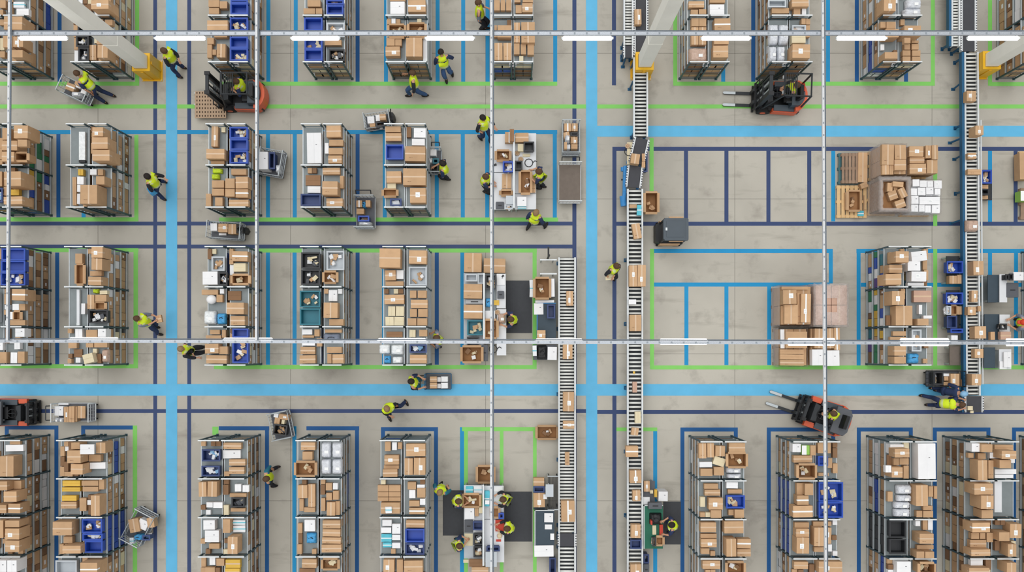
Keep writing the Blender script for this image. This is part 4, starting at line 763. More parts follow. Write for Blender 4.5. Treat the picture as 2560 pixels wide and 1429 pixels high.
# ---------------------------------------------------------------- building the goods
def order_and_name():
    groups = {}
    for it in ITEMS:
        it['name'], it['desc'], it['cat'] = KN[it['k']]
        if it['k'] == 'p' and it['alt']: it['desc'] = {'wrap_brown': 'brown plastic-wrapped parcel', 'wrap_white': 'white plastic-wrapped bag', 'polybag': 'silver grey padded bag'}[it['alt']]
        if it['k'] == 'u' and it['alt']: it['desc'] = {'grey_cloth': 'crumpled grey cloth bag', 'black': 'soft black bag'}[it['alt']]
        if it['k'] == 'W' and it['alt']: it['desc'] = 'silver-white long tube'
        if it['k'] in 'bow' and it['lab']: it['desc'] = it['desc'].replace('cardboard box', 'box with white label').replace('carton', 'carton with printed label')
        key = (it['desc'], it['zone'], it['unit']['side'] if it.get('unit') else it['place'])
        groups.setdefault(key, []).append(it)
    for key, L in groups.items():
        L.sort(key=lambda i: (round(i['px'][1] / 6), i['px'][0], i.get('tier', 0)))
        for n, it in enumerate(L):
            o = (ORD[n] + ' ') if len(L) > 1 else ''
            if it.get('unit'):
                u = it['unit']; nb = len(u['Y']) - 1
                bay = ('uppermost', 'lower')[it['bay']] if nb == 2 else ('uppermost', 'middle', 'lowest')[it['bay']] if nb == 3 else ('first', 'second', 'third', 'fourth')[it['bay']]
                it['label'] = f"{o}{it['desc']}, {bay} bay, {u['side']} half of {ORD[u['idx']]} rack, {ROWN[u['row']]}"
                it['group'] = 'goods on the rack tops'
            else:
                it['label'] = f"{o}{it['desc']} {it['place']}"; it['group'] = 'goods ' + it['place']
order_and_name()
CARDM = ['card', 'card_in']
def box_mesh(w, d, h, mats, seam=True):
    m = MB(); g = .006; x, y = w / 2, d / 2
    if not seam: return m.box(-x, -y, 0, x, y, h).mesh('body', mats)
    along = w >= d
    m.box(-x, -y, 0, x, y, h - .008)
    if along: m.box(-x, -y, h - .008, x, -g, h).box(-x, g, h - .008, x, y, h - RND.choice((0, 0, .002)))
    else: m.box(-x, -y, h - .008, -g, y, h).box(g, -y, h - .008, x, y, h - RND.choice((0, 0, .002)))
    return m.mesh('body', mats)
def tub(w, d, h, m, t=.018, taper=.93):
    x, y = w / 2, d / 2; a, b = x * taper, y * taper
    def ring(X, Y, z): return [(-X, -Y, z), (X, -Y, z), (X, Y, z), (-X, Y, z)]
    v = ring(a, b, 0) + ring(x - .02, y - .02, h - .03) + ring(x, y, h - .03) + ring(x, y, h) + ring(x - .04, y - .04, h) + ring(a - .03, b - .03, .03)
    f = [(0, 3, 2, 1), (20, 21, 22, 23)]
    for j in range(5):
        for i in range(4): f.append((j * 4 + i, j * 4 + (i + 1) % 4, j * 4 + 4 + (i + 1) % 4, j * 4 + 4 + i))
    return m.add(v, f)
def goods(w, d, n, z, mats, parent, name='packed_goods'):
    m = MB()
    for i in range(n): m.obox((RND.uniform(-w, w) * .3, RND.uniform(-d, d) * .3, z + RND.uniform(0, .06)), (RND.uniform(.08, .2), RND.uniform(.06, .16), RND.uniform(.03, .1)), RND.uniform(0, 3), RND.randrange(len(mats)), RND.uniform(-.4, .4), RND.uniform(-.4, .4))
    o = obj(name, m, mats, parent); o['kind'] = 'stuff'; return o
def soft(w, d, h, nm, mats, loc, lump=.12):
    m = MB(); nx = ny = 10
    hs = [[0] * (ny + 1) for _ in range(nx + 1)]
    v = []; f = []
    for i in range(nx + 1):
        for j in range(ny + 1):
            u, t = i / nx * 2 - 1, j / ny * 2 - 1
            e = (1 - abs(u) ** 6) * (1 - abs(t) ** 6)
            z = h * (.25 + .75 * e ** .5) * (1 + RND.uniform(-lump, lump)) if e > 0 else h * .12
            k = .93 if (abs(u) == 1 and abs(t) == 1) else 1
            v.append((u * w / 2 * k, t * d / 2 * k, z))
    n1 = len(v)
    for i in range(nx):
        for j in range(ny):
            a = i * (ny + 1) + j; f.append((a, a + ny + 1, a + ny + 2, a + 1))
    v += [(-w / 2 * .95, -d / 2 * .95, 0), (w / 2 * .95, -d / 2 * .95, 0), (w / 2 * .95, d / 2 * .95, 0), (-w / 2 * .95, d / 2 * .95, 0)]
    c = [0, nx * (ny + 1), nx * (ny + 1) + ny, ny]
    sides = [[i * (ny + 1) for i in range(nx + 1)], [nx * (ny + 1) + j for j in range(ny + 1)], [i * (ny + 1) + ny for i in range(nx, -1, -1)], list(range(ny, -1, -1))]
    for s in range(4): f.append((n1 + s, n1 + (s + 1) % 4) + tuple(sides[s][::-1]))
    f.append((n1 + 3, n1 + 2, n1 + 1, n1))
    return obj(nm, m.add(v, f), mats, None, loc, 0, True)
def build_item(it):
    r = it['r']; w, d, h, k = r[2] - r[0], r[3] - r[1], it['h'], it['k']; loc = ((r[0] + r[2]) / 2, (r[1] + r[3]) / 2, it['z'] + .001); nm = it['name']
    rz = math.radians(it['rot'] if it['rot'] else (RND.uniform(-1.2, 1.2) if k in 'bwc' and w < .9 else 0))
    if k in 'bwctygRLd' and k not in 'L':
        mt = {'b': 'card', 'w': 'white_card', 'c': 'cream', 't': 'pink_card', 'y': 'yellow_card', 'g': 'green_card', 'R': 'red', 'd': 'card_dark'}[k]
        o = obj(nm, box_mesh(w, d, h, mt, k != 'R' and h > .05), mt, None, loc, rz)
        if k in 'bty' and min(w, d) > .2:
            tw = .05
            mb = MB().box(-w / 2, -tw / 2, h, w / 2, tw / 2, h + .002) if w >= d else MB().box(-tw / 2, -d / 2, h, tw / 2, d / 2, h + .002)
            if w >= d: mb.box(-w / 2 - .002, -tw / 2, h * .75, -w / 2, tw / 2, h + .002).box(w / 2, -tw / 2, h * .75, w / 2 + .002, tw / 2, h + .002)
            else: mb.box(-tw / 2, -d / 2 - .002, h * .75, tw / 2, -d / 2, h + .002).box(-tw / 2, d / 2, h * .75, tw / 2, d / 2 + .002, h + .002)
            obj('tape', mb, 'tape' if k != 'b' or RND.random() < .9 else 'label', o)
        if it['lab']:
            lw, ld = min(.15, w * .32), min(.17, d * .36); x, y = RND.uniform(-.15, .15) * w, RND.uniform(-.2, .1) * d
            q = obj('shipping_label', MB().box(x - lw / 2, y - ld / 2, h + .0022, x + lw / 2, y + ld / 2, h + .004), 'label', o)
            m = MB()
            for i in range(2): m.box(x - lw * .35, y - ld * .25 + i * ld * .3, h + .0041, x + lw * (.3, .15)[i], y - ld * .25 + i * ld * .3 + .012, h + .0048)
            obj('printed_mark', m, 'grey_plastic', q)
        elif k == 'w' and min(w, d) > .25:
            obj('printed_mark', MB().box(w * .1, d * .1, h + .0005, w * .1 + .05, d * .1 + .02, h + .0015), 'grey_dark', o)
        if k == 'g': obj('printed_panel', MB().box(-w / 2, -d / 2, h + .0005, w * .1, d / 2, h + .002), 'label', o)
        if k == 'b' and max(w, d) > .45 and not it['lab'] and RND.random() < .5:
            obj('printed_mark', MB().box(-w * .3, -d * .3, h + .0005, -w * .3 + .07, -d * .3 + .015, h + .0015).box(-w * .3 + .09, -d * .3, h + .0005, -w * .3 + .12, -d * .3 + .015, h + .0015), 'card_dark', o)
    elif k == 'o':
        m = MB(); t = .012; dk = it['alt'] == 'dark'
        x, y = w / 2, d / 2
        m.box(-x, -y, 0, x, y, .015).box(-x, -y, .015, x, -y + t, h).box(-x, y - t, .015, x, y, h).box(-x, -y + t, .015, -x + t, y - t, h).box(x - t, -y + t, .015, x, y - t, h)
        o = obj(nm, m, 'card', None, loc, rz)
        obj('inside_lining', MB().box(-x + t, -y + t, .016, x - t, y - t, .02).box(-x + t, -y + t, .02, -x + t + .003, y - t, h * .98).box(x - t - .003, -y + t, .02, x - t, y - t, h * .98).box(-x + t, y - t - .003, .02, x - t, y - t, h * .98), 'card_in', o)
        for s in (-1, 1):
            obj('flap', MB().obox((s * (x + .035), 0, h - .02), (.09, d * .98, .006), 0, 0, 0, s * .5), 'card', o)
            obj('flap', MB().obox((0, s * (y + .03), h - .03), (w * .98, .08, .006), 0, 0, -s * .7), 'card', o)
        if min(w, d) > .25: goods(w * .8, d * .8, 4, h * .35, ['cream', 'card', 'white_card', 'card_dark'], o)
    elif k in 'BNKTG':
        mt = {'B': 'blue_plastic', 'N': 'navy_plastic', 'K': 'black_plastic', 'T': 'teal_plastic', 'G': 'grey_plastic'}[k]
        o = obj(nm, tub(w, d, h, MB()), mt, None, loc, rz)
        obj('rim', MB().box(-w / 2 - .012, -d / 2 - .012, h - .02, w / 2 + .012, -d / 2 + .03, h + .006).box(-w / 2 - .012, d / 2 - .03, h - .02, w / 2 + .012, d / 2 + .012, h + .006).box(-w / 2 - .012, -d / 2 + .03, h - .02, -w / 2 + .03, d / 2 - .03, h + .006).box(w / 2 - .03, -d / 2 + .03, h - .02, w / 2 + .012, d / 2 - .03, h + .006), mt, o)
        if it['alt'] == 'goods' or RND.random() < .6:
            goods(w, d, 7, .1, {'B': ['card', 'white_card', 'cream'], 'N': ['white_card', 'paper', 'cap_blue'], 'K': ['card', 'white_card', 'grey_dark', 'cream'], 'T': ['cream', 'card', 'white_card'], 'G': ['card', 'white_card']}[k], o)
    elif k in 'sC':
        m = MB(); n = 4
        for i in range(n): m.obox((RND.uniform(-.01, .01), RND.uniform(-.01, .01), h * (i + .5) / n), (w * .96, d * .96, h / n * .9), RND.uniform(-.06, .06), 0)
        o = obj(nm, m, 'paper' if k == 's' else 'cyan', None, loc, rz); obj('band', MB().box(-w / 2 - .003, -.015, 0, w / 2 + .003, .015, h + .003), 'cyan' if k == 's' else 'label', o)
    elif k in 'pLu':
        mt = it['alt'] if k == 'p' and it['alt'] else 'polybag' if k == 'p' else 'lime' if k == 'L' else (it['alt'] or 'bag_blue')
        o = soft(w, d, h, nm, mt, loc, .1 if k == 'p' else .2)
        if k == 'u': obj('strap', MB().path([(-w * .2, 0, h * .95), (-w * .1, d * .1, h * 1.12), (w * .1, d * .1, h * 1.12), (w * .2, 0, h * .95)], .012), 'black', o)
        elif k == 'p': obj('shipping_label', MB().obox((w * .1, -d * .1, h * 1.09), (min(.14, w * .4), min(.1, d * .4), .004)), 'label', o)
    elif k == 'W':
        o = obj(nm, MB().box(-w / 2, -d / 2, 0, w / 2, d / 2, h), it['alt'] or 'white_top', None, loc); obj('end_cap', MB().box(-w / 2 - .004, -d / 2 - .004, -.001, w / 2 + .004, -d / 2 + .08, h + .004), 'black' if it['alt'] else 'steel_white', o)
    elif k == 'q':
        o = obj(nm, MB().ell((0, 0, h * .6), (w / 2, d / 2, h * .6), 16, 10), 'white_card', None, loc, 0, True); obj('base_ring', MB().tube((0, 0, 0), (0, 0, .03), w * .3, 14), 'grey_plastic', o)
    elif k == 'm':
        o = obj(nm, MB().box(-.02, -d / 2, h * .35, .02, d / 2, h).box(-.12, -d * .15, 0, .12, d * .15, .015).box(-.015, -.03, .015, .015, .03, h * .4).obox((w * .1, 0, h + .01), (w, d, .03)), 'grey_plastic', None, loc); obj('screen', MB().box(.021, -d / 2 + .02, h * .4, .024, d / 2 - .02, h - .03), 'screen', o)
    elif k == 'D':
        o = obj(nm, MB().prism([(-w / 2, -d / 2), (w / 2, -d / 2), (w / 2, d / 2 - .02), (w / 2 - .02, d / 2), (-w / 2 + .02, d / 2), (-w / 2, d / 2 - .02)], 0, h, 0, .97), 'grey_plastic' if w > .5 else 'grey_dark', None, loc); obj('handle', MB().box(-w * .2, -.015, h, w * .2, .015, h + .02), 'black', o)
    else: raise ValueError(k)
    tag(o, it['label'], it['cat'], it['group'])
bs = sorted([i for i in ITEMS if i['k'] == 'b'], key=lambda i: (bool(i.get('unit')) or i.get('tier', 9) < 1, -i['area']))
keep = {id(i) for i in bs[:300]}
print('brown boxes', len(bs), 'items', len(ITEMS))
for it in ITEMS:
    if it['k'] == 'b' and id(it) not in keep:
        r = it['r']; STUFF.box(r[0], r[1], it['z'], r[2], r[3], it['z'] + it['h'], 0)
    else: build_item(it)
EMPTY_OK = {(2, 3, 'left', 0), (2, 1, 'left', 0), (3, 1, 'left', 0), (3, 1, 'left', 1), (4, 8, 'right', 1), (1, 4, 'left', 0), (4, 7, 'left', 2), (4, 7, 'right', 0), (3, 3, 'right', 0)}
for u in UNITS:
    for k in range(len(u['Y']) - 1):
        if (u['row'], u['idx'], u['side'], k) in EMPTY_OK: continue
        y0, y1 = u['Y'][k + 1] + .05, u['Y'][k] - .05
        R = [i['r'] for i in ITEMS if i.get('unit') and i['unit']['row'] == u['row'] and i['unit']['idx'] == u['idx'] and abs(i['bay'] - k) < 2]
        nx, ny = 4, 7; sx, sy = (u['X1'] - u['X0'] - .04) / nx, (y1 - y0) / ny
        for i in range(nx):
            j = 0
            while j < ny:
                n = RND.choice((1, 2, 2)) if j < ny - 1 else 1
                x = u['X0'] + .02 + sx * i; y = y0 + sy * j
                b = (x + .008, y + .008, x + sx - .008, y + sy * n - .008)
                if RND.random() < .7 and not any(min(b[2], r[2]) > max(b[0], r[0]) and min(b[3], r[3]) > max(b[1], r[1]) for r in R):
                    STUFF.box(b[0], b[1], LV[3] + .014, b[2], b[3], LV[3] + RND.uniform(.12, .24), RND.choice((0, 0, 0, 1, 1, 2, 6)))
                j += n
so = obj('packed_cardboard_boxes', STUFF, SMATS)
tag(so, 'small boxes and goods packed on the lower shelf levels of all racks', 'boxes', None, 'stuff')

# ---------------------------------------------------------------- columns, rails, lamps
for (c, l, dr) in (((352, 155), 'pale grey column with yellow guard at the end of the green line, first row', 1), ((1612, 152), 'pale grey column with yellow guard standing over the roller line', 1), ((2480, 150), 'pale grey column with yellow guard near the far belt conveyor', 1)):
    b = P(c[0], c[1], 1.1); 
    col = obj('pillar', MB().box(-.22, -.22, 0, .22, .22, 14).box(-.235, -.235, 3.6, .235, .235, 3.66), 'concrete', None, (b.x, b.y, 0)); tag(col, l, None, None, 'structure')
    g = obj('column_guard', MB().box(-.32, -.32, 0, .32, -.235, 1.1).box(-.32, .235, 0, .32, .32, 1.1).box(-.32, -.235, 0, -.235, .235, 1.1).box(.235, -.235, 0, .32, .235, 1.1).box(-.38, -.38, 0, .38, -.32, .03).box(-.38, .32, 0, .38, .38, .03).box(-.38, -.32, 0, -.32, .32, .03).box(.32, -.32, 0, .38, .32, .03), 'yellow_paint', None, (b.x, b.y, 0)); g['label'] = 'yellow guard around the ' + l.replace('pale grey column with yellow guard', 'column'); g['category'] = 'column guard'; g['group'] = 'yellow column guards'
    obj('rib', MB().box(-.05, -.345, .03, .05, -.32, 1.0).box(.32, -.05, .03, .345, .05, 1.0), 'yellow_paint', g)
    m = MB()
    for sx in (-1, 1):
        for sy in (-1, 1): m.tube((sx * .35, sy * .35, .03), (sx * .35, sy * .35, .05), .02, 6)
    obj('anchor_bolt', m, 'steel', g)
LZ = 7.0
def rail(label, x0, y0, x1, y1, r, z, m='galv', strip=True):
    a, b = P(x0, y0, z), P(x1, y1, z); c = (a + b) / 2; d = b - a
    o = obj('overhead_rail', MB().box(-d.length / 2, -r, -.08, d.length / 2, r, 0), m, None, c, math.atan2(d.y, d.x)); tag(o, label, None, None, 'structure')
    if strip:
        obj('cable', MB().tube((-d.length / 2, r + .025, -.02), (d.length / 2, r + .025, -.02), .02, 6), 'galv_dark', o)
        mm = MB()
        n = int(d.length / .35)
        for i in range(n): mm.box(-d.length / 2 + .35 * i, -r * .6, .0005, -d.length / 2 + .35 * i + .05, r * .6, .003)
        obj('slot_row', mm, 'galv_slot', o)
rail('galvanised lighting rail hanging across the first row', -80, 83, 2640, 83, .05, LZ + .5)
rail('galvanised lighting rail hanging across the third row', -80, 852, 2640, 857.5, .045, LZ + .5)
rail('thin galvanised tray hanging over the leftmost rack column', 23, -60, 17, 850, .032, LZ + .6, 'tray_light', True)
rail('thin galvanised tray hanging over the third rack column', 641, -60, 640, 850, .032, LZ + .6, 'tray_light', True)
rail('thin galvanised tray hanging over the white benches', 1228.5, -60, 1228, 1500, .032, LZ + .6, 'tray_light', True)
rail('thin galvanised tray hanging over the stacked pallets', 2057, -60, 2065, 1500, .032, LZ + .6, 'tray_light', True)
def lamp(x0, x1, y, w, where, n):
    a, b = P(x0, y, LZ), P(x1, y, LZ); L = b.x - a.x; hw = w * (H - LZ) / F / 2
    r = empty('strip_lamp', ((a.x + b.x) / 2, a.y, LZ)); tag(r, f'{ORD[n]} glowing white strip lamp along the {where} lighting rail', 'lamp', 'white strip lamps')
    obj('diffuser', MB().prism([(-L / 2, 0), (-L / 2 + .06, -hw), (L / 2 - .06, -hw), (L / 2, 0), (L / 2 - .06, hw), (-L / 2 + .06, hw)], -.04, .03, 0, .96), 'lamp_white', r)
    obj('end_cap', MB().box(-L / 2 - .01, -hw * .5, -.03, -L / 2 + .03, hw * .5, .02).box(L / 2 - .03, -hw * .5, -.03, L / 2 + .01, hw * .5, .02), 'steel_white', r)
    m = MB()
    for s in (-1, 1): m.tube((s * L * .35, 0, .03), (s * L * .35, .0, .42), .008, 5)
    obj('hanger', m, 'steel', r)
for n, (x0, x1) in enumerate([(45, 170), (385, 515), (726, 850), (1062, 1187), (1404, 1533), (1752, 1878), (2090, 2218), (2417, 2550)]): lamp(x0, x1, 95, 11, 'first row', n)
for n, (x0, x1, y, w) in enumerate([(170, 297, 847, 8), (555, 684, 848, 8), (942, 1067, 849, 9), (1337, 1458, 850, 9), (1647, 1772, 853.5, 15), (1967, 2092, 854, 18), (2248, 2377, 854.5, 19), (2513, 2640, 855, 19)]): lamp(x0, x1, y, w, 'third row', n)
# ---------------------------------------------------------------- lift trucks (built facing -x)
def lift_truck():
    r = empty('forklift', (0, 0, 0))
    def cyl(y0, y1, x, z, rad, name, m, par=r):
        o = obj(name, MB().tube((x, y0, z), (x, y1, z), rad, 18), m, par); return o
    obj('chassis', MB().prism([(-.85, -.42), (.55, -.48), (.55, .48), (-.85, .42)], .12, .42).box(-.75, -.3, .42, -.2, .3, .47), 'black', r)
    for s in (-1, 1):
        obj('side_skirt', MB().prism([(-.42, s * .4), (-.42, s * .52), (.42, s * .55), (.42, s * .4)][::s], .22, .6, 0, 1.), 'orange', r)
        obj('sill', MB().prism([(-.4, s * .3), (-.4, s * .5), (.4, s * .52), (.4, s * .3)][::s], .6, .66, 0, .98), 'truck_grey', r)
    rear = [(.3, -.55)] + [(.3 + .42 * math.sin(t), -.55 * math.cos(t)) for t in [math.pi * i / 12 for i in range(1, 12)]] + [(.3, .55)]
    obj('counterweight', MB().prism(rear, .18, .82, 0, .96), 'orange', r)
    inner = [(.1, -.42)] + [(.28 + .32 * math.sin(t), -.44 * math.cos(t)) for t in [math.pi * i / 12 for i in range(1, 12)]] + [(.1, .42)]
    h = obj('hood', MB().prism(inner, .6, .98, 0, .9), 'truck_grey', r)
    obj('vent_grille', MB().box(.34, -.2, .981, .4, .2, .987).box(.44, -.15, .981, .48, .15, .987), 'black', h)
    s = obj('seat', MB().box(-.1, -.24, .66, .32, .24, .8).obox((.32, 0, 1.05), (.12, .46, .6), 0, 0, 0, .15), 'black', r)
    for y in (-.27, .27): obj('armrest', MB().box(-.05, y - .035, .9, .26, y + .035, .96), 'dark_metal', s)
    obj('dashboard', MB().prism([(-.72, -.34), (-.52, -.3), (-.52, .3), (-.72, .34)], .45, 1.02, 0, .9), 'dark_metal', r)
    m = MB(); c = Vector((-.42, .0, 1.1)); pts = [c + Vector((math.cos(t) * .14, math.sin(t) * .16, math.cos(t) * .06)) for t in [2 * math.pi * i / 16 for i in range(17)]]
    w = obj('steering_wheel', m.path(pts, .016), 'black', r); obj('steering_column', MB().tube((-.55, 0, .85), c, .03).tube(c - Vector((.13, 0, .05)), c + Vector((.13, 0, .05)), .012).tube(c - Vector((0, .15, 0)), c + Vector((0, .15, 0)), .012), 'dark_metal', w)
    g = obj('overhead_guard', MB().path([(-.46, -.37, 2.12), (.44, -.37, 2.12), (.44, .37, 2.12), (-.46, .37, 2.12), (-.46, -.37, 2.12)], .03, 6).tube((-.05, -.37, 2.12), (-.05, .37, 2.12), .022), 'dark_metal', r)
    for i in range(6): obj('guard_bar', MB().box(-.42 + .062 * i, -.36, 2.1, -.405 + .062 * i, .36, 2.14), 'dark_metal', g)
    for y in (-.37, .37):
        obj('guard_post', MB().path([(-.78, y * 1.1, .45), (-.46, y, 2.12)], .035, 6), 'dark_metal', g)
        obj('guard_post', MB().path([(.5, y * 1.05, .85), (.44, y, 2.12)], .035, 6), 'dark_metal', g)
    m1 = obj('mast', MB(), 'black', r) if False else empty('mast', (0, 0, 0)); m1.parent = r
    for y in (-.33, .33):
        obj('mast_channel', MB().box(-.98, y - .04, .08, -.84, y + .04, 2.2).box(-1.0, y - .06, 2.14, -.82, y + .06, 2.22), 'black', m1)
        obj('inner_channel', MB().box(-.96, y * .74 - .03, .1, -.86, y * .74 + .03, 2.16), 'dark_metal', m1)
    for q in ((-.97, -.36, 2.12, -.86, .36, 2.19), (-.97, -.3, 1.2, -.9, .3, 1.28), (-.95, -.3, .3, -.88, .3, .38)): obj('cross_bar', MB().box(*q), 'dark_metal', m1)
    obj('lift_cylinder', MB().tube((-.9, .13, .2), (-.9, .13, 2.0), .035, 8).tube((-.9, -.13, .2), (-.9, -.13, 2.0), .035, 8), 'steel', m1)
    obj('lift_chain', MB().box(-.94, -.03, .3, -.92, .03, 2.1), 'dark_metal', m1)
    obj('fork_carriage', MB().box(-1.06, -.46, .1, -.99, .46, .18).box(-1.06, -.46, .46, -.99, .46, .54).box(-1.04, -.42, .18, -1.0, -.36, .46).box(-1.04, .36, .18, -1.0, .42, .46).path([(-1.03, -.44, .54), (-1.03, -.44, 1.1), (-1.03, .44, 1.1), (-1.03, .44, .54)], .02, 6), 'black', r)
    for y in (-.21, .21):
        f = obj('fork', MB().box(-1.12, y - .05, .05, -1.06, y + .05, .6).prism([(-2.05, y - .025), (-2.02, y - .05), (-1.06, y - .05), (-1.06, y + .05), (-2.02, y + .05), (-2.05, y + .025)], .05, .095), 'dark_metal', r)
        obj('fork_tip', MB().prism([(-2.06, y - .02), (-2.02, y - .045), (-1.62, y - .045), (-1.62, y + .045), (-2.02, y + .045), (-2.06, y + .02)], .0955, .1), 'steel', f)
    for y in (-.5, .36): 
        o = cyl(y, y + .14, -.68, .24, .24, 'front_wheel', 'rubber'); obj('hub', MB().tube((-.68, y - .008, .24), (-.68, y + .148, .24), .1, 12), 'orange', o)
    for y in (-.3, .2): cyl(y, y + .1, .34, .18, .18, 'rear_wheel', 'rubber')
    obj('work_light', MB().box(-.5, -.3, 2.0, -.44, -.2, 2.08).box(-.5, .2, 2.0, -.44, .3, 2.08), 'steel_white', r)
    obj('backup_cylinder', MB().tube((.5, .1, 1.0), (.5, .36, 1.0), .06, 10), 'red', r)
    return r
proto = lift_truck()
def place_truck(o, px, py, rz, sc, label):
    p = P(px, py, 0); o.location = (p.x, p.y, 0); o.rotation_euler.z = math.radians(rz); o.scale = (sc,) * 3; tag(o, label, 'forklift', 'orange and dark forklifts')
t2 = copy_tree(proto); t3 = copy_tree(proto)
def drop(o):
    for c in list(o.children): drop(c)
    bpy.data.objects.remove(o)
for c in list(t3.children):
    if c.name.startswith('overhead_guard') or c.name.startswith('work_light') or c.name.startswith('backup'): drop(c)
    elif c.name.startswith('mast'): c.scale.z = .42
    elif c.name.startswith('counterweight') or c.name.startswith('hood'): c.scale.z = .95
t3_deck = obj('rear_deck', MB().prism([(.02, -.46), (.5, -.46), (.6, -.3), (.6, .3), (.5, .46), (.02, .46)], .94, 1.04, 0, .97), 'grey_dark', t3)
obj('deck_lamp', MB().ell((.4, .15, 1.045), (.05, .05, .02), 10, 5), 'steel_white', t3_deck)
for s in (-1, 1): obj('fender', MB().prism([(-.75, s * .34), (-.75, s * .54), (-.4, s * .54), (-.4, s * .34)][::s], .45, .6, 0, .9), 'orange', t3)
t4 = copy_tree(t3)
for c in list(t4.children):
    if c.name.split('.')[0] == 'fork': drop(c)
place_truck(proto, 627, 248, 0, 1.0, 'orange and dark grey forklift carrying a perforated board on its forks, with driver')
place_truck(t2, 1951, 253, -2, 1.04, 'orange and dark grey forklift with bare forks pointing at the green line, with driver')
place_truck(t3, 2058, 1040, -19, 1.06, 'dark forklift turned at an angle near the wide blue lane, bare forks')
place_truck(t4, 40, 1028, 180, .92, 'dark lift truck with orange guards cut off beside the pale-framed trolley')
# boards carried by the first truck
r = pallet('pallet with a perforated brown board, carried on the forks of a lift truck', 490, 232, 560, 292, 'wood_old', base=.1, n=5); 
c = r.location; m = MB(); p, q = P(487, 295, .27), P(565, 228, .27); w, d = (q.x - p.x) / 2, (q.y - p.y) / 2
o = obj('perforated_board', m.box(-w, -d, 0, w, d, .025), 'ply', None, ((p.x + q.x) / 2, (p.y + q.y) / 2, .2455)); tag(o, 'brown perforated board lying on the carried pallet', 'board')
m = MB()
for i in range(11):
    for j in range(7):
        x, y = -w + .08 + (2 * w - .14) * i / 10, -d + .08 + (2 * d - .14) * j / 6; m.box(x - .018, y - .032, .0252, x + .018, y + .032, .027)
obj('hole_pattern', m, 'hole', o)
# tow tractor with a hard dark roof
c = P(1668, 587, 0); r = empty('tow_tractor', (c.x, c.y, 0)); tag(r, 'small electric tow tractor with dark roof and tan side panels beside the roller line', 'tractor')
obj('chassis', MB().prism([(-.52, -.3), (-.35, -.4), (.45, -.4), (.5, -.25), (.5, .25), (.45, .4), (-.35, .4), (-.52, .3)], .1, .62), 'black', r)
obj('roof', MB().prism([(-.42, -.34), (-.36, -.4), (.44, -.4), (.48, -.36), (.48, .36), (.44, .4), (-.36, .4), (-.42, .34)], 1.62, 1.72, 0, .97).box(-.3, -.28, 1.72, .3, .28, 1.735).box(.36, -.4, 1.66, .38, .4, 1.725), 'truck_grey', r)
for sx in (-.36, .42):
    for sy in (-.34, .34): obj('roof_post', MB().box(sx - .025, sy - .025, .6, sx + .025, sy + .025, 1.63), 'black', r)
for sy in (-1, 1): obj('side_panel', MB().box(-.38, sy * .41 - .02, .2, .34, sy * .41 + .02, .7).box(-.2, sy * .4 - .03, 1.55, .3, sy * .43 + .02, 1.62), 'card', r)
obj('seat', MB().box(0, -.2, .62, .35, .2, .75).box(.3, -.2, .75, .38, .2, 1.15), 'black', r)
for sx in (-.3, .3):
    for sy in (-.42, .34): obj('wheel', MB().tube((sx, sy, .15), (sx, sy + .08, .15), .15, 14), 'rubber', r)
obj('clip', MB().box(-.34, -.05, 1.73, -.28, .05, 1.75), 'steel_white', r)

